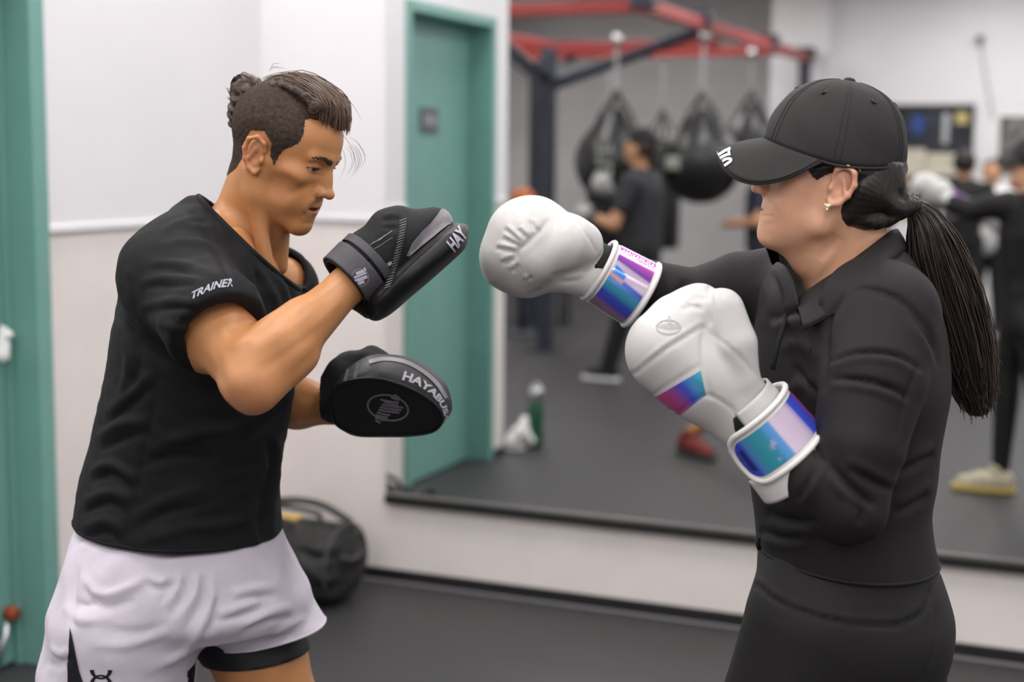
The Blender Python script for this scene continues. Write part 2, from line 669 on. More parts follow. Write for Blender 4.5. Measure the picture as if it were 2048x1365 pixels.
# lock hardware on the door's hinge side: chain with a white tag, and the orange-tipped kick-down stop
kc = thing('lock_chain', 'small steel chain on green door holding a crumpled white tag', 'chain', W(-.1, 1.33, 1.08))
pts = [W(-.11, 1.44, 1.125), W(-.095, 1.40, 1.115), W(-.085, 1.37, 1.10), W(-.08, 1.345, 1.085), W(-.078, 1.335, 1.05)]
mk('bracket', *bbox_((-.11, 1.40, 1.09), (-.085, 1.46, 1.14), .006), MT['steel'], kc)
sp = spline(pts, 12)
for i in range(11):
    c = (sp[i] + sp[i + 1]) / 2
    ang = np.linspace(0, 2 * math.pi, 11)
    t = (sp[i + 1] - sp[i]); t /= np.linalg.norm(t)
    s1 = np.cross(t, RM if i % 2 else np.array([0, 0, 1.])); s1 /= np.linalg.norm(s1)
    ring = np.array([c + .008 * math.cos(a) * t + .005 * math.sin(a) * s1 for a in ang])
    mk('link', *tubeg(ring, .0014, 5, False), MT['steel'], kc)
s = SDF(W(-.08, 1.33, 1) - .09, W(-.08, 1.33, 1) + .09, .004)
s.cone(W(-.078, 1.335, 1.055), W(-.07, 1.345, .985), .016, .022, .01, (RM, .6))
s.ell(W(-.07, 1.325, 1.045), (.018, .02, .014), .012)
V, F = s.mesh(1)
V = V + vnormals(V, F) * (vnoise(V, 160, 3) * .004)[:, None]
mk('tag', V, F, MT['white_plain'], kc, label='crumpled white tag')
ds = thing('door_stop', 'orange tipped metal kick-down stop low on green door', 'door stop', W(-.1, 1.36, .03))
MT['orange_rubber'] = mat('orange_rubber', lin((150, 62, 30)), .6, noise=(40, .2))
mk('arm', *tubeg([W(-.10, 1.33, .17), W(-.085, 1.36, .11), W(-.08, 1.40, .05)], .010, 8), MT['steel'], ds)
mk('hinge_plate', *bbox_((-.11, 1.36, .02), (-.10, 1.44, .10), .003), MT['steel'], ds)
mk('rubber_tip', *lathe([(.0, -.02), (.016, -.02), (.021, -.012), (.021, .018), (.015, .024), (0, .024)], 14,
                        lambda x, y, z: W(-.088 + z, 1.328 + x, .175 + y)), MT['orange_rubber'], ds)

# the big mirror
MIR_A0, MIR_A1, MIR_Z0, MIR_Z1 = .535, 5.6, .332, 2.55
MT['mirror'] = bpy.data.materials.new('mirror_glass')
MT['mirror'].use_nodes = True
nt = MT['mirror'].node_tree
nt.nodes.clear()
g = nt.nodes.new('ShaderNodeBsdfGlossy'); g.inputs['Roughness'].default_value = 0.0
g.inputs['Color'].default_value = (.86, .875, .87, 1)
out = nt.nodes.new('ShaderNodeOutputMaterial'); nt.links.new(g.outputs[0], out.inputs[0])
mir = thing('mirror', 'large wall mirror with black bottom rail reflecting the boxing gym', 'mirror', W((MIR_A0 + MIR_A1) / 2, .015, MIR_Z0))
mk('glass', *boxg((MIR_A0, .010, MIR_Z0), (MIR_A1, .016, MIR_Z1)), MT['mirror'], mir, False)
mk('bottom_rail', *join([bbox_((MIR_A0, .008, MIR_Z0 - .028), (MIR_A1, .034, MIR_Z0 + .002), .003)]), MT['frame_black'], mir, False)
MT['rail_lip'] = mat('rail_lip', (.16, .15, .15), .3, .6)
mk('rail_lip', *bbox_((MIR_A0, .0155, MIR_Z0 + .002), (MIR_A1, .024, MIR_Z0 + .012), .002), MT['rail_lip'], mir, False)

# ceiling light panels; alcove-middle column and back row added to brighten the walls
k = 0
for a in (-2.9, -1.3, .35, 1.75, 3.15, 4.9):
    for b in (1.1, 3.3, 5.6, 8.0, 9.1):
        if (a < 0 and b < 2.6) or (b > 9 and a in (.35, 4.9)):
            continue
        where = {-2.9: 'over the rack alcove\'s far side', -1.3: 'over the rack alcove\'s middle', .35: 'nearest the green door row', 1.75: 'in the second row from the door',
                 3.15: 'in the third row from the door', 4.9: 'in the row farthest from the door'}[a]
        nth = {1.1: 'closest to the mirror', 3.3: 'over the sparring pair', 5.6: 'behind the camera', 8.0: 'before the back wall', 9.1: 'added to brighten the back wall'}[b]
        t = thing('ceiling_light', 'white ceiling light %s, %s' % (where, nth), 'ceiling light', W(a, b, CEIL - .03), 'ceiling light panels')
        dv, dfc = boxg((a - .28, b - .58, CEIL - .02), (a + .28, b + .58, CEIL - .012))
        do = mk('diffuser', dv, dfc, [MT['white_plain'], MT['panel']], t, False)
        for pg_ in do.data.polygons:
            pg_.material_index = 1 if pg_.normal.z < -.5 else 0
        mk('frame', *join([boxg((a - .31, b - .61, CEIL - .03), (a - .28, b + .61, CEIL)), boxg((a + .28, b - .61, CEIL - .03), (a + .31, b + .61, CEIL)),
                           boxg((a - .28, b - .61, CEIL - .03), (a + .28, b - .58, CEIL)), boxg((a - .28, b + .58, CEIL - .03), (a + .28, b + .61, CEIL))]), MT['white_plain'], t, False)
# ================================================================== people: shared head builder
def head_axes(face_dir, yaw, pitch, roll=0.0):
    """face_dir +1 facing image right, -1 facing left; yaw > 0 turns the face towards the camera."""
    f = np.array([face_dir * math.cos(yaw) * math.cos(pitch), -math.sin(yaw) * math.cos(pitch), -math.sin(pitch)])
    lf = np.array([math.sin(yaw), math.cos(yaw), 0]) if face_dir > 0 else np.array([math.sin(yaw), -math.cos(yaw), 0])
    up = np.cross(f, lf)
    if roll:
        lf, up = math.cos(roll) * lf + math.sin(roll) * up, math.cos(roll) * up - math.sin(roll) * lf
    return np.stack([f, lf, up])                       # rows: forward, left, up

def head_sdf(prm, neck, h=.0021):
    """Face, skull, ears and neck in the head's own frame (x forward, y left, z up, origin between the ear canals)."""
    g = prm.get
    ez = g('ez', 0.0)
    s = SDF((-.13, -.125, -.26), (.145, .125, .155), h)
    s.ell((-.012, 0, .053), (.098, .076, .086), .02)
    s.ell((.036, 0, .055), (.060, .061, .058), .03)
    s.ell((.040, 0, -.020), (.052, g('face_w', .056), .085), .03)
    jaw, chin = g('jaw_w', .050), g('chin_w', .013)
    for sy in (-1, 1):
        s.ell((.055, sy * .048, -.004), (.026, .018, .017), .022)                    # cheekbone
        s.cone((.000, sy * .060, -.005), (.008, sy * jaw, -.062), .014, .015, .02)     # ramus
        s.cone((.008, sy * jaw, -.062), (.074, sy * chin, -.097), .015, .014, .022)    # jaw line
        s.ell((.052, sy * .036, -.045), g('cheek', (.026, .018, .030)), .025)
    if g('hollow'):
        for sy in (-1, 1):
            s.ell((.054, sy * .068, -.034), (.022, .011, .018), .02, sub=True)
    s.ell((.080, 0, -.095), (.016, .020, .015), .018)                                 # chin
    s.ell((.074, 0, -.054), (.024, .031, .030), .025)                                 # muzzle
    # brow and sockets
    for sy in (-1, 1):
        s.cone((.092, sy * .010, .030 + ez), (.078, sy * .044, .031 + ez), .0085, .008, .012)
        s.ell((.101, sy * .034, .012 + ez), (.017, .021, .0125), .012, sub=True)
    # neck before small features
    for a, b, ra, rb in neck:
        s.cone(a, b, ra, rb, .025)
    # nose
    tip = np.array(g('tip', (.116, 0, -.022)))
    s.cone((.092, 0, .024), tip + (-.006, 0, .006), .0065, .0085, .012)
    s.ell(tip + (-.020, 0, .012), (.016, .012, .026), .010)
    s.ell(tip, (.0105, .0105, .0095), .006)
    for sy in (-1, 1):
        s.ell(tip + (-.012, sy * .0125, -.002), (.011, .0075, .0085), .006)
        s.ell(tip + (-.006, sy * .0065, -.0105), (.0055, .0032, .004), .002, sub=True)
    # lids
    for sy in (-1, 1):
        s.ell((.0745, sy * .0325, .0125 + ez), (.0145, .0165, .0125), .005)
        s.cone((.087, sy * .021, .0118 + ez), (.081, sy * .047, .0118 + ez), .0028, .0024, .003)
    for sy in (-1, 1):
        sq = g('squint', .0026)
        s.ell((.0815, sy * .0335, .0095 + ez), (.016, .0165, sq), .0015, sub=True)
    # lips
    o = g('open', .0022)
    lx = g('lip_x', .0)
    for sy in (-1, 1):
        s.cone((.086 + lx, sy * .021, -.0555), (.0965 + lx, 0, -.050), .0035, .0048, .005)
        s.cone((.086 + lx, sy * .019, -.0595), (.0945 + lx, 0, -.0625), .0035, .0058, .005)
    s.ell((.098 + lx, 0, -.0562), (.016, .022, o), .0018, sub=True)
    # ears
    for sy in (-1, 1):
        def e(x, y, z):
            return (x, sy * y, z)
        c = (-.012, sy * .076, .006)
        R = np.array([[math.cos(.2), sy * -.28, math.sin(.2)], [0, 1, 0], [-math.sin(.2), 0, math.cos(.2)]])
        R = np.array([r / np.linalg.norm(r) for r in R])
        s.ell(c, (.017, .006, .029), .005, R)
        rim = [e(.004, .078, .016), e(.000, .082, .030), e(-.014, .086, .037), e(-.028, .088, .028), e(-.031, .087, .010),
               e(-.025, .085, -.008), e(-.014, .081, -.022), e(-.002, .078, -.026), e(.003, .076, -.018)]
        r = [.003, .0038, .0042, .0044, .0042, .0040, .0046, .0048, .003]
        for i in range(len(rim) - 1):
            s.cone(rim[i], rim[i + 1], r[i], r[i + 1], .004)
        s.ell(e(-.008, .085, .002), (.010, .007, .014), .004, sub=True)
        s.ell(e(-.018, .086, .022), (.006, .004, .008), .003, sub=True)
        s.cone(e(-.014, .080, .014), e(-.020, .083, -.006), .0032, .003, .004)
        s.ell(e(.004, .079, -.001), (.004, .004, .006), .003)
    return s

def in_poly(u, v, poly):
    poly = np.asarray(poly, float)
    inside = np.zeros(len(u), bool)
    j = len(poly) - 1
    for i in range(len(poly)):
        xi, yi, xj, yj = *poly[i], *poly[j]
        c = ((yi > v) != (yj > v)) & (u < (xj - xi) * (v - yi) / (yj - yi + 1e-12) + xi)
        inside ^= c
        j = i
    return inside

def poly_sd(u, v, poly):
    d = seg_dist(u, v, list(poly) + [poly[0]])
    return np.where(in_poly(u, v, poly), d, -d)

def shell(V, F, N, keep, off):
    """Faces whose corners are all kept, lifted along the normal."""
    F = np.asarray(F)
    f = F[keep[F].all(1)]
    ids = np.unique(f)
    mp = np.full(len(V), -1)
    mp[ids] = np.arange(len(ids))
    return V[ids] + N[ids] * off[ids][:, None], mp[f]

def sphere(c, r, nu=20, nv=12):
    V = [c + r * np.array([math.sin(math.pi * j / nv) * math.cos(2 * math.pi * i / nu), math.sin(math.pi * j / nv) * math.sin(2 * math.pi * i / nu), math.cos(math.pi * j / nv)])
         for j in range(nv + 1) for i in range(nu)]
    F = [[j * nu + i, j * nu + (i + 1) % nu, (j + 1) * nu + (i + 1) % nu, (j + 1) * nu + i] for j in range(nv) for i in range(nu)]
    return np.array(V), F

MT['eye'] = mat('eye', (.7, .68, .66), .2, .6, vcol=True)
MT['tshirt'] = mat('black_tshirt', (.0070, .0073, .0090), .74, .22, sheen=.0, noise=(300, .15), bump=(900, .25, .0008))
MT['shorts'] = mat('lavender_grey_shorts', lin((208, 201, 214)), .8, .3, sheen=.1, noise=(40, .03), bump=(700, .25, .0008))
MT['compression'] = mat('black_compression', (.010, .010, .012), .55, .4, bump=(800, .2, .0006))
MT['hair_brown'] = mat('dark_brown_hair', (.052, .031, .022), .42, .5, noise=(90, .45, (1, 1, 6)), bump=(260, .5, .002, (.25, 1, 1)))
MT['stubble'] = mat('buzzed_hair', (.048, .031, .024), .75, .25, noise=(160, .35), bump=(700, .8, .002))
MT['hair_black'] = mat('black_hair', (.013, .009, .008), .36, .5, noise=(110, .5, (6, 6, 1)), bump=(240, .4, .002, (1, 1, .12)))
MT['print'] = mat('silver_grey_print', lin((168, 166, 178)), .6, .4)
MT['black_print'] = mat('black_print', (.01, .01, .012), .6, .4)
MT['shoe_red'] = mat('red_shoe', lin((120, 38, 34)), .6, .4, noise=(60, .3))
MT['shoe_cream'] = mat('cream_knit_shoe', lin((205, 195, 170)), .7, .3, noise=(80, .2))
MT['sole_yellow'] = mat('yellow_sole', lin((205, 180, 95)), .5, .4)
MT['sole_dark'] = mat('dark_sole', (.03, .03, .03), .6)

def skin_mat(name, sss=.15, rough=.42):
    return mat(name, (.5, .3, .2), rough, .45, sss=sss, vcol=True, noise=(25, .05), bump=(900, .08, .0008))
MT['skin_man'] = skin_mat('skin_tan')
MT['skin_woman'] = skin_mat('skin_fair')

def shoe(name, heel, toe, parent, up_mat, sole_mat, w=.047):
    heel, toe = np.asarray(heel, float), np.asarray(toe, float)
    d = toe - heel
    L = np.linalg.norm(d)
    x = d / L
    y = np.array([-x[1], x[0], 0])
    z = np.array([0, 0, 1.])
    def q(a, b, c):
        return heel + x * a * L + y * b + z * c
    lo, hi = np.minimum(heel, toe) - .1, np.maximum(heel, toe) + .1
    hi[2] = .17
    lo[2] = -.02
    s = SDF(lo, hi, .005)
    s.ell(q(.16, 0, .055), (.045, .038, .05), .02)
    s.cone(q(.18, 0, .06), q(.55, 0, .055), .042, .042, .03)
    s.cone(q(.5, 0, .05), q(.82, 0, .038), w * .85, w * .82, .03)
    s.cone(q(.17, 0, .07), q(.25, 0, .115), .040, .042, .02)
    s.cut(q(0, 0, .022), (0, 0, -1))
    s.ell(q(.22, 0, .135), (.034, .034, .03), .004, sub=True)
    V, F = s.mesh(1)
    up = mk(name, V, F, up_mat, parent)
    s = SDF(lo, hi, .005)
    s.cone(q(.10, 0, .012), q(.5, 0, .010), .042, .040, .01)
    s.cone(q(.5, 0, .010), q(.88, 0, .016), .044, .046, .02)
    s.cut(q(0, 0, .002), (0, 0, -1))
    s.cut(q(0, 0, .030), (0, 0, 1))
    V, F = s.mesh(1)
    mk('sole', V, F, sole_mat, up)
    lc = [tubeg([q(t, -.022, .098 - .08 * (t - .3)), q(t + .02, 0, .108 - .09 * (t - .3)), q(t, .022, .098 - .08 * (t - .3))], .003, 5) for t in (.36, .44, .52, .60)]
    mk('laces', *join(lc), MT['white_plain'], up)
    return up

def stack_px(rows):
    """(v, uL, uR, Yc, hd) in pixels at depth Yc -> (z, x0, x1, y, hd)."""
    out = []
    for v, u0, u1, Y, hd in rows:
        a, b = P(u0, v, Y), P(u1, v, Y)
        out.append(((a[2] + b[2]) / 2, a[0], b[0], Y, hd))
    return out
# ================================================================== the man with the focus mitts
man = thing('person', 'man with topknot in black t-shirt and pale grey shorts holding up focus mitts', 'person', (P(360, 1150, 2.45)[0], 2.45, 0))
SH, EL, WR = P(338, 548, 2.30), P(499, 765, 2.10), P(694, 572, 2.22)
SH2, EL2, WR2 = P(560, 575, 2.60), P(525, 800, 2.66), P(668, 812, 2.58)

MAX = head_axes(1, math.radians(20), math.radians(22))
MS = .90
MHC = P(510, 310, 2.365) - MS * (np.array([-.012, -.078, .004]) @ MAX)
def ml(p):                                             # head frame -> world
    return MHC + MS * (np.asarray(p) @ MAX)
def mli(p):                                            # world -> head frame
    return ((np.asarray(p) - MHC) @ MAX.T) / MS
nb = mli(P(482, 470, 2.47))
nk = [((-.028, 0, -.02), nb, .056, .062), (nb, mli(P(462, 545, 2.47)), .062, .08),
      (mli(P(480, 470, 2.47)), mli(P(400, 480, 2.38)), .050, .045), (mli(P(480, 470, 2.47)), mli(P(540, 500, 2.60)), .050, .04),
      ((-.022, -.052, -.030), mli(P(533, 535, 2.40)), .013, .014), ((-.022, .052, -.030), mli(P(560, 535, 2.46)), .013, .014),
      ((.035, 0, -.085), mli(P(530, 500, 2.46)), .022, .03)]
s = head_sdf(dict(jaw_w=.046, tip=(.112, 0, -.021), open=.0030, ez=.0075, hollow=1, face_w=.055, squint=.0027, cheek=(.022, .014, .024)), nk)
hv, hf = s.mesh(1)
hw_ = ml(hv)
FO = []
def fo(w, amp, *pts):
    FO.append((list(pts), w, amp))
fo(5, -.0022, (648, 398), (632, 408), (616, 428)); fo(7, .0014, (640, 392), (620, 405), (604, 425)); fo(4, -.0012, (614, 338), (632, 350), (652, 352))
fo(3.5, -.0010, (610, 425), (606, 436)); fo(8, -.0016, (575, 392), (600, 378), (628, 366)); fo(5, .0010, (612, 322), (635, 318), (655, 326)); fo(5, -.0012, (600, 450), (616, 447), (628, 449))
hw_ = folds(hw_, hf, FO)
# left body: torso, arms and legs in one field
bs = SDF((-1.35, 1.9, .02), (.12, 2.95, 1.5), .0055)
bs.stack(stack_px([(450, 400, 520, 2.47, .09), (520, 300, 560, 2.47, .15), (620, 270, 570, 2.46, .17), (800, 260, 550, 2.46, .155),
                   (950, 230, 535, 2.46, .15), (1080, 215, 520, 2.46, .13), (1180, 215, 520, 2.46, .14), (1230, 240, 490, 2.46, .12)]), .02)
# near (right) arm
bs.cone(SH, SH * .5 + EL * .5 + np.array([.006, 0, .003]), .058, .0545, .03)
bs.cone(SH * .5 + EL * .5 + np.array([.006, 0, .003]), EL, .0545, .035, .02)
bs.ell((SH * .45 + EL * .55) + np.array([.028, .0, .006]), (.040, .040, .050), .03)           # biceps
bs.ell((SH * .45 + EL * .55) + np.array([-.012, .0, -.006]), (.040, .042, .055), .03)          # triceps
bs.cone(P(484, 770, 2.11), P(499, 806, 2.10), .024, .014, .018)                               # elbow point
fm = EL * .68 + WR * .32
bs.cone(EL, fm + np.array([0, 0, .004]), .035, .0445, .025)
bs.cone(fm + np.array([0, 0, .002]), WR, .0440, .028, .012)
bs.cone(P(512, 705, 2.11), P(600, 640, 2.16), .030, .030, .02)                                # brachioradialis
bs.cone(P(520, 785, 2.10), P(600, 712, 2.15), .026, .026, .02)
bs.cone(WR, P(752, 520, 2.27), .029, .034, .01, ((0, 1, 0), 1.2))
bs.cone(P(752, 520, 2.27), P(840, 470, 2.30), .032, .022, .01, ((0, 1, 0), 1.3))
# far (left) arm
bs.cone(SH2, EL2, .056, .045, .03)
bs.cone(EL2, EL2 * .5 + WR2 * .5, .046, .047, .02)
bs.cone(EL2 * .5 + WR2 * .5, WR2, .046, .032, .012)
bs.cone(WR2, P(760, 805, 2.52), .032, .034, .01)
# legs
HIP1, HIP2 = P(285, 1190, 2.40), P(455, 1190, 2.54)
F1h, F1t = W(.86, 2.86, 0), W(1.09, 2.69, 0)
F2h, F2t = W(1.72, 2.70, 0), W(1.98, 2.66, 0)
K1 = np.array([HIP1[0] - .12, 2.52, .50]); A1 = F1h + (F1t - F1h) * .22 + np.array([0, 0, .10])
K2 = P(600, 1480, 2.50); A2 = F2h + (F2t - F2h) * .22 + np.array([0, 0, .10])
for hp, kn, an in ((HIP1, K1, A1), (HIP2, K2, A2)):
    mid = hp * .55 + kn * .45
    bs.cone(hp, mid, .095, .080, .05)
    bs.cone(mid, kn, .080, .055, .02)
    cal = kn * .68 + an * .32
    bs.cone(kn, cal, .052, .056, .02)
    bs.cone(cal, an, .055, .034, .02)
    bs.ell(kn, .056, .02)
    bs.cone(an, an - np.array([0, 0, .05]), .036, .034, .01)
bv, bf = bs.mesh(1)
FO = []
fo(9, -.0022, (402, 700), (425, 738), (458, 792)); fo(10, -.0026, (430, 688), (436, 730), (448, 772)); fo(7, -.0030, (456, 664), (480, 655), (502, 648)); fo(9, -.0022, (515, 745), (580, 702), (650, 650))
fo(11, .0022, (500, 705), (560, 668), (630, 622)); fo(9, .0018, (440, 690), (470, 690), (500, 672)); fo(8, -.0016, (560, 770), (610, 725), (660, 680)); fo(7, .0014, (620, 660), (660, 622), (690, 590))
fo(7, -.0016, (595, 790), (625, 798), (655, 800))
bv = folds(bv, bf, FO)
BV, BF = join([(hw_, hf), (bv, bf)])

# skin tint: lips, ear rim, knuckled elbow; the rest one tan
nh = len(hv)
col = np.tile(np.array([.510, .232, .094]), (len(BV), 1))
X, Y_, Z = hv.T
lip = np.exp(-(((Z + .0565) / .0085) ** 2)) * np.clip((X - .084) / .006, 0, 1) * np.exp(-(Y_ / .021) ** 4)
lipc = np.array([.40, .16, .13])
col[:nh] = col[:nh] * (1 - lip[:, None]) + lipc * lip[:, None]
red = np.exp(-(((X + .012) / .022) ** 2 + ((Z - .006) / .034) ** 2)) * np.clip((np.abs(Y_) - .076) / .006, 0, 1) * .6
red += .35 * np.exp(-(((X - .112) / .014) ** 2 + ((Z + .024) / .012) ** 2 + (Y_ / .02) ** 2))
red = np.clip(red, 0, 1)
col[:nh] = col[:nh] * (1 - red[:, None]) + np.array([.53, .185, .11]) * red[:, None]
ev = bv
dE = np.linalg.norm(ev - P(497, 806, 2.08), axis=1)
r2 = np.exp(-(dE / .035) ** 2) * .6
col[nh:] = col[nh:] * (1 - r2[:, None]) + np.array([.46, .185, .10]) * r2[:, None]
mbody = mk('body', BV, BF, MT['skin_man'], man, colors=col)

# eyes, brows, lashes
for sy in (-1, 1):
    c = ml((.0730, sy * .0325, .0115 + .0075))
    V, F = sphere(c, .0125)
    q = mli(V)
    gaze = np.array([.985, .17 * 1.0, -.12]); gaze /= np.linalg.norm(gaze)
    dd = ((q - np.array([.0730, sy * .0325, .0115])) / .0125) @ gaze
    cc = np.where((dd > .60)[:, None], np.array([.015, .009, .007]), np.array([.55, .50, .47]))
    mk('eye', V, F, MT['eye'], man, colors=cc)
hn = vnormals(hv, hf)
for sy in (-1, 1):
    Yl = hv[:, 1] * sy
    t = np.clip((Yl - .012) / .040, 0, 1)
    zc = .0275 + .0075 + .0075 * np.sin(t * 2.2) - .003 * t
    th = .0056 * (1 - .5 * t)
    m = (np.abs(hv[:, 2] - zc) < th) & (Yl > .010) & (Yl < .053) & (hv[:, 0] > .05)
    off = .0012 + .0006 * vnoise(hv, 900, 5)
    V, F = shell(hv, hf, hn, m, off)
    mk('eyebrow', ml(V), F, MT['hair_brown'], man)
    # upper lash line
    ys = np.linspace(.0225, .046, 9)
    px = [ml((.0725 + .0155 * math.sqrt(max(0, 1 - ((y - .0325) / .0185) ** 2)) + .0012, sy * y, .0112 + .0075 + .0012 * math.sin((y - .0225) / .0235 * 3.14))) for y in ys]
    mk('lashes', *tubeg(px, [.0004, .0008, .001, .0011, .0011, .0011, .001, .0009, .0004], 5), MT['black_print'], man)

# hair: buzzed sides
poly = [(549, 338), (557, 314), (570, 300), (598, 288), (607, 270), (612, 240), (640, 238), (686, 264), (740, 250), (740, 90), (380, 90), (380, 352),
        (452, 354), (472, 338), (488, 312), (488, 285), (502, 262), (528, 264), (542, 286), (540, 312)]
hm = hv.copy()
hm[:, 1] = -np.abs(hm[:, 1])
u, v = proj(ml(hm))
sd = poly_sd(u, v, poly)
notear = ~((np.abs(hv[:, 1]) > .0745) & (((hv[:, 0] + .013) / .024) ** 2 + ((hv[:, 2] - .006) / .037) ** 2 < 1))
keep = (sd > 0) & notear & (hv[:, 2] > -.10)
off = np.clip(sd / 22, 0, 1) * .0035 + .0006 + .0005 * vnoise(hv, 1100, 2)
V, F = shell(hv, hf, hn, keep, off)
mk('buzzed_hair', ml(V), F, MT['stubble'], man, label='short dark brown buzzed sides and back')
# long top, combed back into the knot: a volume with furrows plus loose strands
ts = SDF((-.15, -.09, .02), (.135, .09, .19), .0028)
for yy in np.linspace(-.046, .046, 7):
    a = 1 - (yy / .075) ** 2
    path = spline([(.090 - abs(yy) * .75, yy * .95, .101 + .016 * (1 - a)), (.082 - abs(yy) * .6, yy, .113 + .010 * a), (.055, yy * 1.0, .120 + .012 * a), (.012, yy * .95, .128 + .012 * a),
                   (-.03, yy * .8, .126 + .008 * a), (-.066, yy * .5, .112)], 9)
    ts.chain(path, [.008, .012, .0135, .0135, .013, .012, .011, .010, .009], .010)
V, F = ts.mesh(1)
N = vnormals(V, F)
fur = np.sin(V[:, 1] * 900 + 3 * np.sin(V[:, 0] * 40)) * .0011 + .0008 * np.sin(V[:, 1] * 2100 + 4 * np.sin(V[:, 0] * 30 + 1))
mk('swept_back_hair', ml(V + N * fur[:, None]), F, MT['hair_brown'], man)
def strand_set(paths, r, jitter, n, seed):
    rr = np.random.default_rng(seed)
    out = []
    for i in range(n):
        p = np.array(paths[rr.integers(len(paths))], float)
        p = p + rr.normal(size=3) * jitter + np.linspace(0, 1, len(p))[:, None] * rr.normal(size=3) * jitter
        sp_ = spline(p, 10)
        w = np.sin(np.linspace(.25, 3.0, 10)) * r
        out.append(tubeg(sp_, np.maximum(w, r * .2), 4, False))
    return join(out)
paths = []
for yy in np.linspace(-.05, .05, 21):
    a = 1 - (yy / .075) ** 2
    paths.append([(.107 - abs(yy) * .75, yy * .95, .094 + .018 * (1 - a)), (.093 - abs(yy) * .6, yy, .117 + .014 * a), (.055, yy, .132 + .014 * a),
                  (.012, yy * .95, .140 + .014 * a), (-.03, yy * .8, .138 + .010 * a), (-.072, yy * .45, .120)])
V, F = strand_set(paths, .0011, .0035, 170, 3)
MT['hair_strand'] = mat('brown_strands', (.13, .078, .053), .4, .5)
mk('loose_strands', ml(V), F, MT['hair_strand'], man, kind='stuff')
fly = [[(.112, y, .075), (.124, y * 1.1, .068), (.134, y * 1.3, .050), (.132, y * 1.4, .026)] for y in (-.03, -.012, .01, .025)] + \
      [[(.105, y, .092), (.125, y * 1.2, .088), (.146, y * 1.2, .070)] for y in (-.03, 0, .02)] + \
      [[(.06, y, .142), (.09, y, .142), (.12, y, .122)] for y in (-.02, .01)] + [[(-.075, y, .145), (-.07, y, .158), (-.05, y * 1.4, .165)] for y in (-.01, .012)]
V, F = strand_set(fly, .0004, .004, 16, 9)
mk('flyaway_strands', ml(V), F, MT['hair_strand'], man, kind='stuff')
# the knot
bc = mli(P(484, 186, 2.43))
bc[1] = 0
ks = SDF(bc - .075, bc + .075, .0026)
ks.ell(bc + (-.004, 0, .006), (.030, .027, .027), .008)
ks.ell(bc + (.016, 0, -.004), (.022, .024, .018), .012)
tl = [mli(P(470, 200, 2.43)), mli(P(458, 222, 2.43)), mli(P(454, 245, 2.43)), mli(P(458, 262, 2.43))]
for p in tl:
    p[1] = -.004
ks.chain(tl, [.020, .016, .011, .005], .01)
V, F = ks.mesh(1)
N = vnormals(V, F)
q = V - bc
fur = .0018 * np.sin(np.arctan2(q[:, 2], q[:, 0]) * 3 + q[:, 1] * 260 + np.linalg.norm(q, axis=1) * 420)
mk('topknot', ml(V + N * fur[:, None]), F, MT['hair_brown'], man)
kp = []
for t0 in np.linspace(0, 6.28, 14):
    kp.append([bc + (.031 * math.cos(t0 + a), -.022 + .022 * a, .028 * math.sin(t0 + a) + .004) for a in (0, .5, 1.0, 1.5)])
V, F = strand_set(kp, .0012, .002, 80, 4)
mk('knot_strands', ml(V), F, MT['hair_strand'], man, kind='stuff')

# ---------------------------------------------------------------- t-shirt
sh = SDF((-1.0, 1.95, .75), (-.2, 2.85, 1.62), .0052)
sh.stack(stack_px([(425, 415, 470, 2.47, .05), (445, 372, 520, 2.47, .10), (470, 322, 545, 2.47, .14), (500, 288, 574, 2.47, .175), (560, 258, 595, 2.47, .195), (640, 240, 593, 2.46, .20),
                   (740, 222, 588, 2.46, .195), (840, 200, 577, 2.46, .185), (900, 184, 562, 2.46, .18), (980, 165, 554, 2.46, .18), (1060, 152, 562, 2.46, .185),
                   (1100, 148, 566, 2.46, .19), (1180, 146, 572, 2.46, .19)]), .02)
SE = SH * .47 + EL * .53
sl_p = (P(352, 690, 2.13) + P(497, 613, 2.15)) / 2
sl_n = EL - SH
sl_n = sl_n / np.linalg.norm(sl_n)
# sleeve edge direction as seen: from (352,692) up to (497,612)
e1 = P(497, 612, 2.16) - P(352, 692, 2.13)
e2 = np.cross(sl_n, e1)
sl_n = np.cross(e1, e2)
sl_n = sl_n / np.linalg.norm(sl_n)
if sl_n @ (EL - SH) < 0:
    sl_n = -sl_n
s2 = SDF((-1.0, 1.95, .75), (-.2, 2.85, 1.62), .0052)
s2.cone(SH + np.array([.01, .02, -.005]), P(425, 640, 2.175), .075, .074, .01)
s2.cone(P(425, 640, 2.175), P(470, 730, 2.11), .074, .072, .01)
s2.cut(sl_p, sl_n)
sh.d = np.minimum(sh.d, s2.d) - np.maximum(.04 - np.abs(sh.d - s2.d), 0) ** 2 / .16
q0, q1 = P(425, 640, 2.175), P(470, 730, 2.11)
tt = ((sl_p - q0) @ sl_n) / ((q1 - q0) @ sl_n)
sc_ = q0 + (q1 - q0) * tt
sh.cone(sc_ - sl_n * .02, sc_ + sl_n * .03, .050, .060, .004, sub=True)
sh.cone(P(392, 470, 2.40), SH, .055, .066, .06)
sh.cone(SH2, SH2 * .5 + EL2 * .5, .066, .066, .03)
V, F = sh.mesh(2)
FO = []
def fo(w, amp, *pts):
    FO.append((list(pts), w, amp))
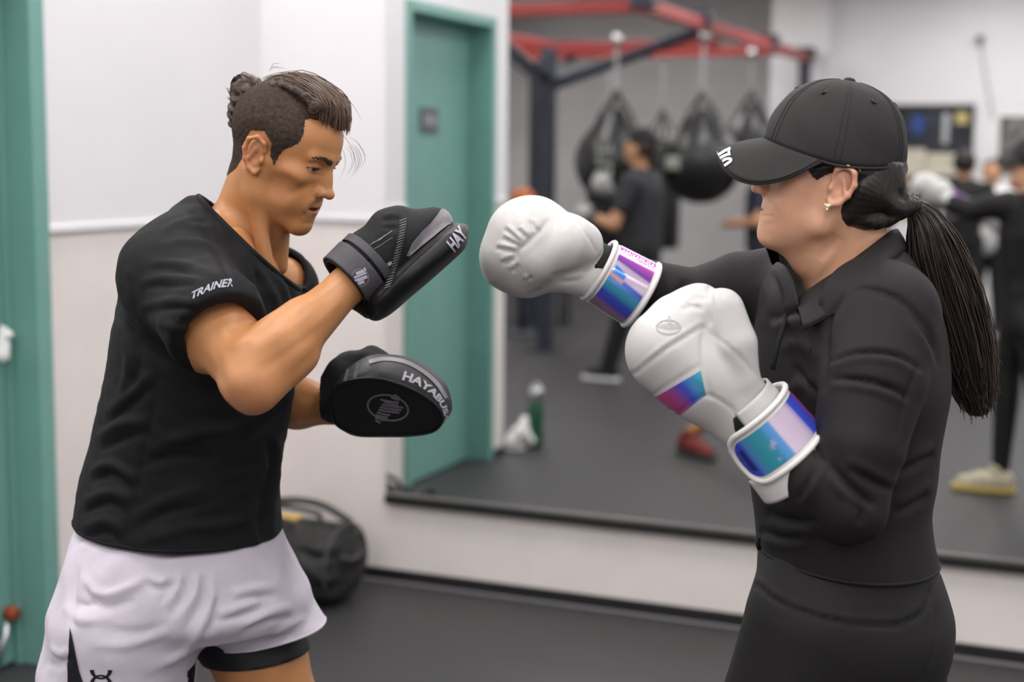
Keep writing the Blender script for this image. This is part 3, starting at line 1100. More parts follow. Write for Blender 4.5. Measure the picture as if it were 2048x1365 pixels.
# shoulder and sleeve folds
fo(7, .005, (300, 527), (345, 527), (400, 540), (440, 562)); fo(6, -.0045, (300, 540), (350, 541), (405, 553))
fo(7, .0055, (285, 562), (340, 557), (400, 562)); fo(6, -.005, (285, 577), (350, 572), (395, 572))
fo(7, .005, (282, 612), (340, 603), (400, 606)); fo(6, -.004, (285, 628), (345, 618), (410, 618))
fo(7, .004, (300, 640), (350, 655), (390, 655)); fo(8, .004, (310, 495), (370, 485), (430, 500), (465, 540))
fo(6, -.004, (405, 470), (440, 520), (465, 570), (478, 610)); fo(7, .003, (350, 450), (400, 455), (430, 460))
fo(6, .003, (320, 465), (360, 445), (410, 438)); fo(6, -.003, (380, 425), (400, 445), (428, 470))
# chest
fo(7, .004, (470, 480), (500, 540), (505, 610)); fo(7, .004, (505, 520), (540, 580), (560, 640)); fo(6, -.004, (490, 520), (520, 570), (530, 640))
fo(6, .004, (545, 545), (565, 575), (580, 620)); fo(6, -.003, (560, 545), (585, 600), (588, 640))
# back and flank
fo(9, .006, (240, 640), (262, 720), (240, 800)); fo(8, -.005, (262, 640), (280, 720), (262, 790)); fo(9, .006, (212, 830), (262, 790), (312, 740)); fo(8, -.005, (205, 860), (260, 815), (310, 770))
fo(9, .007, (195, 880), (240, 850), (300, 840)); fo(8, -.006, (195, 905), (245, 880), (300, 862))
fo(9, .007, (178, 945), (225, 930), (275, 962)); fo(8, -.006, (175, 968), (225, 952), (270, 985)); fo(9, .007, (168, 1005), (225, 985), (265, 1005))
fo(8, -.006, (165, 1030), (220, 1008), (255, 1030)); fo(9, .006, (165, 1060), (215, 1042), (250, 1065)); fo(7, -.005, (175, 1080), (215, 1065), (240, 1090))
fo(10, .004, (262, 1040), (330, 1000), (420, 975)); fo(9, -.004, (262, 1065), (340, 1025), (430, 1005)); fo(11, .004, (255, 1095), (360, 1060), (470, 1045), (540, 1000))
fo(10, -.004, (270, 940), (340, 915), (430, 920)); fo(12, .005, (290, 905), (380, 870), (480, 860)); fo(10, .005, (470, 860), (545, 800), (580, 760)); fo(9, -.005, (480, 885), (545, 840), (572, 800))
fo(9, .006, (545, 860), (556, 930), (540, 1010), (545, 1100)); fo(8, -.006, (530, 870), (540, 940), (522, 1020), (520, 1110)); fo(9, .005, (500, 1040), (510, 1090), (500, 1140))
fo(7, -.003, (322, 700), (312, 800), (290, 900), (272, 1000), (245, 1110))
V = folds(V, F, FO)
V = V + vnormals(V, F) * (.0012 * vnoise(V, 60, 8) + .0006 * vnoise(V, 140, 9))[:, None]
hem_z = P(360, 1146, 2.27)[2]
nA, nB, nC = P(419, 405, 2.48), P(479, 478, 2.36), P(556, 535, 2.50)
nn = np.cross(nB - nA, nC - nA)
nn = nn / np.linalg.norm(nn)
if nn[2] < 0:
    nn = -nn
V2, F2 = bisect(V, F, [((0, 0, hem_z), np.array([-.06, .0, -1]), lambda c: c[2] < hem_z + .08),
                       (nA, nn, lambda c: np.linalg.norm(np.array(c) - P(490, 470, 2.46)) < .16)])
SHIRT = (V2, F2)
shirt = mk('t_shirt', V2, F2, MT['tshirt'], man)
solidify(shirt, .004, 0)
# hem, cuff and collar bands: rolled edges that follow the cut
def edge_band(V, F, sel, r, name, material, parent):
    from collections import defaultdict
    cnt = defaultdict(int)
    for f in F:
        for i in range(len(f)):
            a, b = f[i], f[(i + 1) % len(f)]
            cnt[(min(a, b), max(a, b))] += 1
    nb_ = defaultdict(list)
    for (a, b), c in cnt.items():
        if c == 1:
            nb_[a].append(b)
            nb_[b].append(a)
    seen = set()
    parts = []
    for st in list(nb_):
        if st in seen:
            continue
        loop = [st]
        seen.add(st)
        cur = st
        while True:
            nx = [n for n in nb_[cur] if n not in seen]
            if not nx:
                break
            cur = nx[0]
            seen.add(cur)
            loop.append(cur)
        p = V[loop]
        if len(p) > 12 and sel(p.mean(0)):
            p = np.vstack([p, p[:1]])
            for _ in range(6):
                p[1:-1] = (p[:-2] + 2 * p[1:-1] + p[2:]) / 4
            parts.append(tubeg(p[::2], r, 6, False))
    if parts:
        return mk(name, *join(parts), material, parent)
edge_band(V2, F2, lambda c: c[2] < hem_z + .05, .0035, 'hem', MT['tshirt'], shirt)
edge_band(V2, F2, lambda c: c[2] > 1.35 and c[0] > -.56, .0055, 'collar', MT['tshirt'], shirt)
# sleeve lettering
tv, tf = text_mesh('TRAINER', 1.0, .02)
tw = tv[:, 0].max() - tv[:, 0].min()
def pl(x, y):
    k = x / tw + .5                                    # 0..1
    return 384 + 82 * k + y * 6, 592 - 26 * math.sin(k * 1.7) - y * 22 + 3
decal('sleeve_lettering', tv, tf, pl, (V, F), MT['print'], shirt, .0035, .15)

# ---------------------------------------------------------------- shorts, with black compression shorts under them
def leg_stack(rows):
    return stack_px(rows)
ss = SDF((-1.25, 2.05, .45), (-.2, 2.9, 1.05), .0058)
ss.stack(stack_px([(1060, 160, 560, 2.46, .175), (1110, 152, 572, 2.46, .185), (1160, 140, 585, 2.46, .19), (1200, 132, 600, 2.46, .185), (1240, 140, 590, 2.46, .15)]), .03)
ss.chain([P(262, 1190, 2.39), P(245, 1260, 2.38), P(236, 1350, 2.40), P(228, 1450, 2.43)], [.112, .120, .128, .132], .05, ((0, 1, 0), 1.05))
ss.chain([P(470, 1180, 2.53), P(515, 1225, 2.52), P(560, 1290, 2.51)], [.108, .096, .090], .05, ((0, 1, 0), 1.1))
V, F = ss.mesh(2)
FO = []
fo(7, -.006, (155, 1130), (148, 1200), (152, 1260)); fo(8, .006, (165, 1150), (200, 1190), (260, 1175), (300, 1150)); fo(7, -.006, (170, 1175), (205, 1215), (270, 1200))
fo(7, .006, (300, 1150), (320, 1165), (350, 1150)); fo(7, -.005, (290, 1165), (320, 1180), (360, 1160)); fo(8, .006, (360, 1145), (352, 1180), (330, 1215)); fo(6, -.005, (345, 1145), (338, 1180), (318, 1210))
fo(8, .007, (395, 1145), (388, 1190), (352, 1245)); fo(7, -.006, (378, 1145), (370, 1190), (340, 1235)); fo(8, .007, (425, 1150), (420, 1210), (380, 1290), (330, 1330)); fo(8, -.007, (408, 1150), (405, 1205), (362, 1270))
fo(9, -.010, (432, 1195), (425, 1245), (408, 1270)); fo(8, .007, (435, 1230), (480, 1215), (520, 1200)); fo(7, -.007, (430, 1245), (480, 1232), (530, 1218))
fo(8, .006, (460, 1190), (500, 1180), (550, 1175)); fo(7, -.005, (470, 1203), (510, 1195), (550, 1192)); fo(8, .006, (480, 1255), (540, 1225), (585, 1215)); fo(7, -.006, (480, 1270), (545, 1242), (590, 1235))
fo(7, .005, (540, 1275), (580, 1250), (615, 1235)); fo(8, -.006, (150, 1205), (180, 1212), (210, 1190)); fo(9, .005, (130, 1210), (165, 1240), (230, 1235)); fo(10, -.004, (200, 1260), (280, 1265), (340, 1245))
fo(9, .004, (180, 1290), (260, 1290), (340, 1260)); fo(7, .005, (100, 1290), (120, 1310), (140, 1300)); fo(7, -.004, (105, 1310), (125, 1325), (142, 1315)); fo(6, -.004, (88, 1325), (115, 1333), (140, 1325))
V = folds(V, F, FO)
V = V + vnormals(V, F) * (.0022 * vnoise(V, 45, 18) + .0008 * vnoise(V, 130, 19))[:, None]
f2p = (P(450, 1302, 2.44) + P(636, 1252, 2.50)) / 2
ed = P(636, 1250, 2.50) - P(452, 1303, 2.44)
f2n = np.cross(ed, np.array([.15, 1, 0.]))
if f2n[2] > 0:
    f2n = -f2n
cro = P(418, 1255, 2.45)
V2, F2 = bisect(V, F, [((0, 0, hem_z + .05), (0, 0, 1), lambda c: True),
                       ((0, 0, .545), (.05, 0, -1), lambda c: c[0] < cro[0]),
                       (f2p, f2n, lambda c: c[0] > cro[0] - .02 and c[2] < P(500, 1215, 2.5)[2])])
shorts = mk('shorts', V2, F2, MT['shorts'], man)
solidify(shorts, .003, 0)
edge_band(V2, F2, lambda c: c[0] > cro[0] and c[2] < .85, .0030, 'leg_hem', MT['shorts'], shorts)
edge_band(V2, F2, lambda c: c[2] < .62, .0030, 'leg_hem', MT['shorts'], shorts)
# black gusset wedge at the side slit
wedge = [(143, 1255), (152, 1300), (160, 1340), (172, 1375), (150, 1378), (138, 1378), (139, 1320)]
wv = np.array([[x, y, 0] for x, y in wedge], float)
decal('side_slit', wv, [list(range(len(wedge)))], lambda x, y: (x, y), (V, F), MT['compression'], shorts, .004, 12, label='black wedge shaped side slit')
# emblem on the shorts: two interlocking arcs
def arc_band(cx, cy, rx, ry, a0, a1, w0, w1, n=16):
    V, F = [], []
    for i in range(n + 1):
        t = i / n
        a = a0 + (a1 - a0) * t
        w = w0 + (w1 - w0) * abs(2 * t - 1) ** 1.5
        for sgn in (-1, 1):
            V.append((cx + (rx + sgn * w) * math.cos(a), cy + (ry + sgn * w) * math.sin(a), 0))
    for i in range(n):
        F.append([2 * i, 2 * i + 1, 2 * i + 3, 2 * i + 2])
    return np.array(V), F
e1_ = arc_band(203, 1338, 18, 18, .05, math.pi - .05, 1.6, 4.4)
e2_ = arc_band(203, 1368, 18, 18, math.pi + .05, 2 * math.pi - .05, 1.6, 4.4)
ev_, ef_ = join([e1_, e2_])
decal('emblem', ev_, ef_, lambda x, y: (x, y), (V, F), MT['black_print'], shorts, .0035, 6, label='black emblem of two interlocked arcs')

cs = SDF((-1.2, 2.1, .45), (-.15, 2.9, .95), .0058)
cs.cone(HIP2, HIP2 * .55 + K2 * .45, .102, .0875, .03)
cs.cone(HIP2 * .55 + K2 * .45, K2, .0875, .062, .01)
cs.cone(HIP1, HIP1 * .45 + K1 * .55, .102, .084, .03)
V, F = cs.mesh(1)
c2p = (P(495, 1353, 2.44) + P(640, 1290, 2.5)) / 2
V2, F2 = bisect(V, F, [(c2p, f2n + np.array([0, 0, -.1]), lambda c: c[0] > cro[0] - .05), ((0, 0, .515), (0, 0, -1), lambda c: c[0] < cro[0] - .05)])
comp = mk('compression_shorts', V2, F2, MT['compression'], man)
solidify(comp, .003, 0)
shoe('shoe', F1h, F1t, man, MT['shoe_red'], MT['sole_dark'])
shoe('shoe', F2h, F2t, man, MT['shoe_red'], MT['sole_dark'])
# ================================================================== the woman in black with the white gloves
MT['jacket'] = mat('black_jacket', (.0125, .0108, .0126), .68, .28, noise=(250, .1), bump=(800, .2, .0006))
MT['leggings'] = mat('black_leggings', (.0105, .0096, .0098), .66, .35, noise=(250, .1), bump=(900, .15, .0006))
MT['cap'] = mat('black_cap_twill', (.019, .0175, .018), .70, .35, noise=(300, .12), bump=(1100, .35, .0006))
MT['collar_in'] = mat('black_lining', (.006, .006, .006), .8, .2)
MT['earring'] = mat('pearl_stud', (.8, .72, .5), .15, .7, metal=.4)
wo = thing('person', 'woman in black cap, jacket and leggings throwing a punch', 'person', (P(1690, 1100, 2.25)[0], 2.27, 0))
WAX = head_axes(-1, math.radians(-8), math.radians(-10))
WS = .93
WHC = P(1682, 374, 2.165) - WS * (np.array([-.012, .078, .004]) @ WAX)
def wl_(p):
    return WHC + WS * (np.asarray(p) @ WAX)
def wli(p):
    return ((np.asarray(p) - WHC) @ WAX.T) / WS
nb = wli(P(1712, 520, 2.26))
nk = [((-.030, 0, -.03), nb, .056, .060), (nb, wli(P(1705, 580, 2.26)), .060, .075), ((.02, 0, -.075), wli(P(1660, 545, 2.26)), .036, .045),
      ((.045, 0, -.088), wli(P(1625, 508, 2.25)), .026, .038)]
s = head_sdf(dict(jaw_w=.050, chin_w=.018, tip=(.113, 0, -.023), open=.0008, lip_x=-.004, face_w=.060, cheek=(.034, .027, .036)), nk)
s.ell((.045, 0, -.080), (.045, .045, .030), .02)
s.cut(wli(P(1700, 600, 2.26)), wli(P(1700, 700, 2.26)) - wli(P(1700, 600, 2.26)))
hv, hf = s.mesh(1)
hwv = wl_(hv)
FO = []
fo(3, -.0014, (1522, 432), (1536, 432), (1549, 434)); fo(6, -.0008, (1534, 396), (1546, 410), (1554, 428)); fo(7, .0006, (1544, 398), (1558, 415), (1564, 432)); fo(6, -.0006, (1522, 448), (1536, 450), (1548, 446)); fo(4, -.0004, (1549, 434), (1553, 442))
fo(10, -.002, (1640, 520), (1655, 500), (1675, 470)); fo(10, .002, (1625, 560), (1650, 525), (1680, 480))
hwv = folds(hwv, hf, FO, .5)
# body: torso, arms into the gloves, legs
WSH, WEL, WWR = P(1768, 640, 2.12), P(1690, 1010, 2.03), P(1560, 892, 2.06)
WSH2, WEL2, WWR2 = P(1580, 575, 2.42), P(1390, 600, 2.46), P(1255, 560, 2.44)
bs = SDF((.05, 1.9, .02), (.85, 2.7, 1.5), .0065)
bs.stack(stack_px([(520, 1640, 1790, 2.27, .09), (600, 1620, 1810, 2.27, .10), (760, 1560, 1840, 2.27, .15), (950, 1525, 1840, 2.27, .16), (1050, 1535, 1830, 2.27, .16), (1200, 1550, 1850, 2.27, .16), (1330, 1600, 1820, 2.27, .12)]), .02)
bs.chain([WSH, WEL], [.06, .042], .03)
bs.chain([WEL, WWR, P(1450, 790, 2.07)], [.042, .028, .03], .02)
bs.chain([P(1600, 590, 2.42), P(1490, 578, 2.447), WEL2, WWR2, P(1130, 510, 2.42)], [.04, .045, .040, .028, .03], .02)
WH1, WH2 = P(1640, 1270, 2.20), P(1720, 1270, 2.36)
G1h, G1t = W(2.60, 2.585, 0), W(2.325, 2.565, 0)
G2h, G2t = W(3.22, 2.86, 0), W(3.00, 2.72, 0)
WK1 = P(1520, 1600, 2.22); WA1 = G1h + (G1t - G1h) * .22 + np.array([0, 0, .11])
WK2 = P(1760, 1620, 2.36); WA2 = G2h + (G2t - G2h) * .22 + np.array([0, 0, .11])
for an, kn in ((WA1, WK1), (WA2, WK2)):
    bs.chain([kn, an, an - np.array([0, 0, .06])], [.05, .034, .036], .02)
bv, bf = bs.mesh(1)
BV, BF = join([(hwv, hf), (bv, bf)])
nh = len(hv)
base = np.array([.700, .385, .245])
col = np.tile(base, (len(BV), 1))
X, Y_, Z = hv.T
lip = np.exp(-(((Z + .0565) / .0075) ** 2)) * np.clip((X - .080) / .006, 0, 1) * np.exp(-(Y_ / .021) ** 4) * .8
col[:nh] = col[:nh] * (1 - lip[:, None]) + np.array([.46, .20, .18]) * lip[:, None]
red = np.exp(-(((X + .012) / .022) ** 2 + ((Z - .006) / .034) ** 2)) * np.clip((np.abs(Y_) - .076) / .006, 0, 1) * .7
red += .35 * np.exp(-(((X - .06) / .03) ** 2 + ((Z + .03) / .03) ** 2)) + .3 * np.exp(-(((X - .108) / .012) ** 2 + ((Z + .022) / .012) ** 2))
red = np.clip(red, 0, 1)
col[:nh] = col[:nh] * (1 - red[:, None]) + np.array([.58, .25, .18]) * red[:, None]
# small mole on the neck
dm = np.linalg.norm(hwv - P(1698, 451, 2.19), axis=1)
uu, vv = proj(hwv)
mole = np.exp(-((uu - 1698) ** 2 + (vv - 452) ** 2) / 14) * (hwv[:, 1] < 2.25)
col[:nh] = col[:nh] * (1 - .7 * mole[:, None]) + np.array([.22, .08, .05]) * .7 * mole[:, None]
mk('body', BV, BF, MT['skin_woman'], wo, colors=col)
hn = vnormals(hv, hf)
for sy in (-1, 1):
    V, F = sphere(wl_((.0730, sy * .0325, .0115)), .0118)
    mk('eye', V, F, MT['eye'], wo, colors=np.tile([.5, .46, .44], (len(V), 1)))
    Yl = hv[:, 1] * sy
    t = np.clip((Yl - .012) / .040, 0, 1)
    zc = .0275 + .0085 * np.sin(t * 2.2) - .003 * t
    m = (np.abs(hv[:, 2] - zc) < .0036 * (1 - .5 * t)) & (Yl > .010) & (Yl < .053) & (hv[:, 0] > .05)
    V, F = shell(hv, hf, hn, m, np.full(len(hv), .0011))
    mk('eyebrow', wl_(V), F, MT['stubble'], wo)
st = wl_((.004, .0845, -.030))
V, F = sphere(st + np.array([0, -.003, 0]), .0048, 12, 8)
ear = mk('earring', V, F, MT['earring'], wo, label='small round gold and pearl stud')
for k in range(3):
    a = 2.1 * k + .4
    mk('setting_bead', *sphere(st + np.array([.0042 * math.cos(a), -.006, .0042 * math.sin(a)]), .0021, 8, 6), MT['earring'], ear)

# hair under the cap, swept to the tie
poly = [(1606, 322), (1614, 338), (1622, 352), (1632, 362), (1642, 358), (1652, 352), (1670, 344), (1690, 348), (1708, 366), (1712, 384), (1712, 410), (1722, 436), (1742, 452), (1772, 458),
        (1800, 440), (1830, 430), (1826, 318), (1760, 328), (1715, 328), (1660, 322)]
hm = hv.copy(); hm[:, 1] = np.abs(hm[:, 1])
u, v = proj(wl_(hm))
sd = poly_sd(u, v, poly)
notear = ~((np.abs(hv[:, 1]) > .0755) & (((hv[:, 0] + .013) / .024) ** 2 + ((hv[:, 2] - .004) / .036) ** 2 < 1))
keep = (sd > 0) & notear
V, F = shell(hv, hf, hn, keep, np.clip(sd / 16, 0, 1) * .005 + .0008)
N = vnormals(V, F)
fur = np.sin(V[:, 2] * 900 + V[:, 0] * 260 + 2 * np.sin(V[:, 0] * 60)) * .0003
mk('hair', wl_(V + N * fur[:, None]), F, MT['hair_black'], wo)
TIE = P(1822, 408, 2.262)
tq = wli(TIE)
gs = SDF((-.17, -.09, -.09), (.02, .09, .09), .0030)
gs.ell((-.030, 0, .012), (.085, .0780, .066), .01)
gs.cut((-.034, 0, 0), (1, 0, .25), k=.02)
for yy in np.linspace(-.048, .048, 6):
    gs.chain(spline([(-.070, yy * .9, .048), (-.094, yy * .6, .030), (-.108, yy * .35, .004), tq * [1, 0, 1] + [0, yy * .12, 0]], 8), [.014, .016, .017, .017, .016, .014, .012, .010], .03)
    gs.chain(spline([(-.040, yy * .9, .010), (-.078, yy * .9, .000), (-.104, yy * .6, -.012), tq * [1, 0, 1] + [0, yy * .12, 0]], 8), [.020, .020, .020, .018, .017, .015, .012, .010], .03)
    gs.chain(spline([(-.030, yy * .85, -.030), (-.058, yy * .9, -.040), (-.092, yy * .6, -.034), tq * [1, 0, 1] + [0, yy * .12, 0]], 8), [.012, .014, .016, .016, .015, .014, .012, .010], .03)
V, F = gs.mesh(1)
N = vnormals(V, F)
fur = np.sin(np.arctan2(V[:, 2] - tq[2], V[:, 0] - tq[0] + .001) * 60 + 2 * np.sin(V[:, 0] * 50)) * .0003
mk('gathered_hair', wl_(V + N * fur[:, None]), F, MT['hair_black'], wo)
ti = spline([P(1822, 408, 2.262) + .0155 * (math.cos(a) * np.array([0, 1, 0]) + math.sin(a) * np.array([.5, 0, .86])) for a in np.linspace(0, 6.283, 13)], 25)
mk('hair_tie', *tubeg(ti, .0062, 7, False), MT['black_rubber'], wo)
# ponytail: core volume plus strands
pc = [(1826, 410), (1848, 440), (1868, 500), (1895, 580), (1922, 670), (1942, 750), (1955, 805)]
pr = [.011, .026, .043, .051, .049, .042, .030]
pY = [2.262, 2.262, 2.265, 2.27, 2.275, 2.28, 2.285]
ps = SDF((.55, 2.13, 1.1), (.88, 2.42, 1.62), .0035)
cpts = np.array([P(a, b, y) for (a, b), y in zip(pc, pY)])
cs_ = spline(cpts, 14)
cr_ = np.interp(np.linspace(0, 1, 14), np.linspace(0, 1, 7), pr)
ps.chain(cs_, [r * .78 for r in cr_], .01, ((0, 1, 0), .8))
V, F = ps.mesh(1)
pony = mk('ponytail', V, F, MT['hair_black'], wo)
rr = np.random.default_rng(12)
lay = [[], []]
T = np.gradient(cs_, axis=0); T /= np.linalg.norm(T, axis=1)[:, None]
S1 = np.cross(T, np.array([0, 1, 0])); S1 /= np.linalg.norm(S1, axis=1)[:, None]
for i in range(620):
    a = rr.uniform(0, 6.283); q = rr.uniform(.55, 1.03) if rr.random() > .15 else rr.uniform(.3, 1)
    da = rr.normal() * .35
    end = rr.integers(11, 15)
    pts_ = []
    for j in range(end):
        ang = a + da * j / 14
        w = cr_[j] * q * (1 + .05 * math.sin(j * .9 + i))
        pts_.append(cs_[j] + w * math.cos(ang) * S1[j] + w * .72 * math.sin(ang) * np.array([0, 1, 0]))
    pts_ = np.array(pts_)
    ext = (pts_[-1] - pts_[-2]) * rr.uniform(.2, 1.1) + rr.normal(size=3) * .004
    pts_ = np.vstack([pts_, pts_[-1] + ext])
    lay[i % 2].append(tubeg(pts_, np.linspace(1, .35, len(pts_)) * rr.uniform(.0010, .0019), 4, False))
MT['hair_dark_strand'] = mat('dark_brown_strands', (.048, .029, .021), .34, .55)
mk('strands', *join(lay[0]), MT['hair_black'], pony, kind='stuff')
mk('strands', *join(lay[1]), MT['hair_dark_strand'], pony, kind='stuff')

# ---------------------------------------------------------------- cap
RX, RY, ZT = .1150, .0905, .1720
CX = .004
def rim(th):
    c = math.cos(th)
    return .0355 + .0195 * max(c, 0) ** 1.5 + .022 * max(-c, 0) ** 2
def cap_pt(th, f, lift=0.0):
    a = f * math.pi / 2
    c, s_ = math.cos(a) ** .82, math.sin(a) ** .95
    gro = 1 - .018 * math.exp(-((((th / (math.pi / 3)) % 1) - .5) ** 2 - .25) ** 2 / .0004) * (1 - f) if lift == 0 else 1
    seam = abs(((th + math.pi / 6) / (math.pi / 3)) % 1 - .5) * math.pi / 3
    sm = -.0016 * math.exp(-(seam * max(c, .05) / .022) ** 2)
    wr = .0020 * math.sin(3 * th + 7 * f) * math.sin(9 * f + th * 2) * (1 - f)
    r = 1 + (sm + wr + lift) / .1
    zr = rim(th)
    return np.array([CX + RX * math.cos(th) * c * r, RY * math.sin(th) * c * r, zr + (ZT - zr) * s_ + lift])
nth, nf = 120, 26
V = [cap_pt(2 * math.pi * i / nth, min(j / nf, .985)) for j in range(nf + 1) for i in range(nth)]
F = [[j * nth + i, j * nth + (i + 1) % nth, (j + 1) * nth + (i + 1) % nth, (j + 1) * nth + i] for j in range(nf) for i in range(nth)]
F.append([nf * nth + i for i in range(nth)])
capo = mk('cap', wl_(np.array(V)), F, MT['cap'], wo, label='plain black baseball cap')
solidify(capo, .003, -1)
capV = wl_(np.array(V))
mk('button', *lathe([(0, .0), (.009, .0), (.0095, .003), (.007, .006), (.0, .0075)], 14, lambda x, y, z: wl_((CX + x, y, ZT - .002 + z))), MT['cap'], capo)
for th in (math.pi / 3 * k + .0 for k in range(6)):
    c = cap_pt(th + 0, .56, .0008)
    n_ = cap_pt(th, .56, .01) - cap_pt(th, .56, 0.0001)
    n_ /= np.linalg.norm(n_)
    x_ = np.cross(n_, [0, 0, 1]); x_ /= np.linalg.norm(x_) + 1e-9
    y_ = np.cross(n_, x_)
    ring = [c + .0035 * (math.cos(a) * x_ + math.sin(a) * y_) for a in np.linspace(0, 6.283, 13)]
    mk('eyelet', *tubeg(wl_(np.array(ring)), .0013, 5, False), MT['compression'], capo)
# sweatband edge
ring = [cap_pt(a, 0.0) for a in np.linspace(0, 2 * math.pi, 61)]
mk('rim_binding', *tubeg(wl_(np.array(ring)), .0022, 6, False), MT['cap'], capo)
# seams
for k in range(6):
    th = math.pi / 6 + k * math.pi / 3
    for dth in (-.045, .045):
        pts_ = [cap_pt(th + dth * (1 - .0 * f), f, .0003) for f in np.linspace(.02, .93, 22)]
        mk('stitch_line', *tubeg(wl_(np.array(pts_)), .0005, 4, False), MT['compression'], capo)
# brim
def brim_pt(a, t, dz=0):
    th = a * math.radians(78)
    b = cap_pt(th, .0)
    q = max(math.cos(a * math.pi / 2), 0) ** .6
    L = .070 * max(math.cos(a * math.pi / 2), 0) ** .45
    yo = b[1] * (1 + .06 * t)
    x = b[0] + L * t
    z = b[2] - .020 * t * q - .080 * (abs(yo) / .09) ** 1.6 * q * t ** .9 - .010 * t * t * q
    return np.array([x, yo, z + dz])
na, nt_ = 48, 14
Vt = [brim_pt(-1 + 2 * i / na, j / nt_, .0) for j in range(nt_ + 1) for i in range(na + 1)]
F = [[j * (na + 1) + i, j * (na + 1) + i + 1, (j + 1) * (na + 1) + i + 1, (j + 1) * (na + 1) + i] for j in range(nt_) for i in range(na)]
BRV = wl_(np.array(Vt))
br = mk('brim', BRV, F, MT['cap'], capo)
solidify(br, .004, -1)
BRF = F
edge = [brim_pt(-1 + 2 * i / 60, 1.0, -.001) for i in range(61)]
mk('brim_edge', *tubeg(wl_(np.array(edge)), .0026, 6), MT['cap'], br)
def stroke(pts, w):
    p = np.asarray(pts, float)
    d = np.gradient(p, axis=0); d /= np.linalg.norm(d, axis=1)[:, None]
    n_ = np.stack([-d[:, 1], d[:, 0]], 1)
    V = np.concatenate([p + n_ * w / 2, p - n_ * w / 2])
    k = len(p)
    return np.column_stack([V, np.zeros(2 * k)]), [[i, i + 1, k + i + 1, k + i] for i in range(k - 1)]
marks = [stroke([(1439, 315), (1450, 308), (1463, 302)], 5), stroke([(1439, 323), (1450, 317), (1460, 313)], 5), stroke([(1459, 303), (1460, 309), (1461, 316)], 5),
         stroke(spline([(1442, 330), (1454, 323), (1463, 322), (1464, 326), (1456, 332), (1447, 338)], 14), 5)]
for mv, mf in marks:
    decal('embroidered_mark', mv, mf, lambda x, y: (x, y), (BRV, BRF), MT['white_plain'], br, .0055, 6, label='white embroidered stroke at the brim edge')

# ---------------------------------------------------------------- jacket
jk = SDF((.05, 1.88, .80), (.86, 2.68, 1.60), .0052)
jk.stack(stack_px([(478, 1712, 1798, 2.28, .05), (505, 1606, 1808, 2.28, .11), (535, 1556, 1826, 2.28, .155), (570, 1534, 1848, 2.28, .180), (633, 1520, 1872, 2.28, .195), (707, 1508, 1884, 2.28, .20), (768, 1502, 1886, 2.28, .205), (830, 1500, 1877, 2.28, .20),
                   (891, 1500, 1867, 2.28, .195), (953, 1502, 1860, 2.28, .19), (1000, 1508, 1852, 2.28, .185), (1036, 1514, 1852, 2.28, .185), (1091, 1518, 1860, 2.28, .19), (1180, 1518, 1888, 2.28, .195)]), .02)
ARM = [P(1768, 632, 2.13), P(1748, 760, 2.075), P(1718, 890, 2.04), P(1690, 1008, 2.03)]
jk.chain(ARM, [.080, .0735, .0640, .0530], .03)
jk.chain([P(1690, 1008, 2.03), P(1640, 965, 2.04), P(1565, 900, 2.06)], [.0530, .0545, .044], .014)
jk.cone(P(1715, 1030, 2.02), P(1688, 1052, 2.02), .034, .020, .02)
jk.chain([WSH2, P(1480, 575, 2.45), WEL2, P(1290, 575, 2.45), P(1240, 556, 2.44)], [.070, .058, .050, .046, .040], .03)
V, F = jk.mesh(2)
FO = []
fo(8, .006, (1655, 735), (1720, 715), (1790, 722), (1845, 752)); fo(6, -.008, (1655, 728), (1720, 706), (1792, 712), (1848, 745))
fo(8, .006, (1660, 770), (1720, 772), (1780, 790), (1815, 812)); fo(6, -.008, (1662, 760), (1720, 761), (1782, 777), (1818, 800))
fo(7, -.006, (1690, 590), (1660, 640), (1652, 700), (1650, 790)); fo(7, .004, (1705, 595), (1675, 650), (1668, 700)); fo(6, -.005, (1700, 583), (1745, 580), (1800, 600), (1850, 650), (1872, 700))
fo(8, .004, (1810, 640), (1850, 690), (1868, 740)); fo(7, -.005, (1822, 628), (1862, 690), (1876, 740))
fo(9, .006, (1560, 700), (1600, 690), (1640, 720)); fo(7, -.006, (1590, 730), (1610, 760), (1640, 790)); fo(9, .006, (1570, 800), (1600, 770), (1635, 760)); fo(8, -.006, (1540, 640), (1590, 625), (1650, 612))
fo(10, .006, (1545, 660), (1590, 645), (1640, 640)); fo(8, .005, (1525, 560), (1540, 610), (1530, 660)); fo(7, -.006, (1545, 545), (1560, 600), (1548, 650))
fo(9, -.007, (1700, 935), (1740, 960), (1790, 985)); fo(8, .005, (1690, 920), (1740, 945), (1785, 970)); fo(9, -.007, (1655, 925), (1690, 965), (1730, 1000), (1750, 1015)); fo(8, .006, (1660, 945), (1690, 985), (1730, 1020))
fo(8, .006, (1645, 930), (1625, 970), (1605, 1010)); fo(7, -.006, (1635, 930), (1612, 975), (1595, 1005)); fo(8, .005, (1690, 1000), (1700, 1040), (1690, 1065)); fo(7, -.005, (1712, 1000), (1722, 1030), (1712, 1050))
fo(9, .006, (1800, 930), (1840, 905), (1862, 890)); fo(8, -.007, (1795, 950), (1840, 925), (1866, 905)); fo(8, .005, (1790, 1010), (1830, 990), (1858, 960)); fo(8, -.006, (1785, 1030), (1830, 1008), (1855, 985))
fo(9, .007, (1535, 1040), (1580, 1060), (1640, 1060)); fo(8, -.007, (1535, 1025), (1580, 1042), (1640, 1045)); fo(9, .005, (1525, 1075), (1570, 1088), (1620, 1088)); fo(8, -.006, (1520, 1060), (1560, 1075), (1610, 1076))
fo(9, .005, (1520, 1000), (1560, 1010), (1590, 1030)); fo(7, -.005, (1640, 850), (1632, 900), (1650, 930))
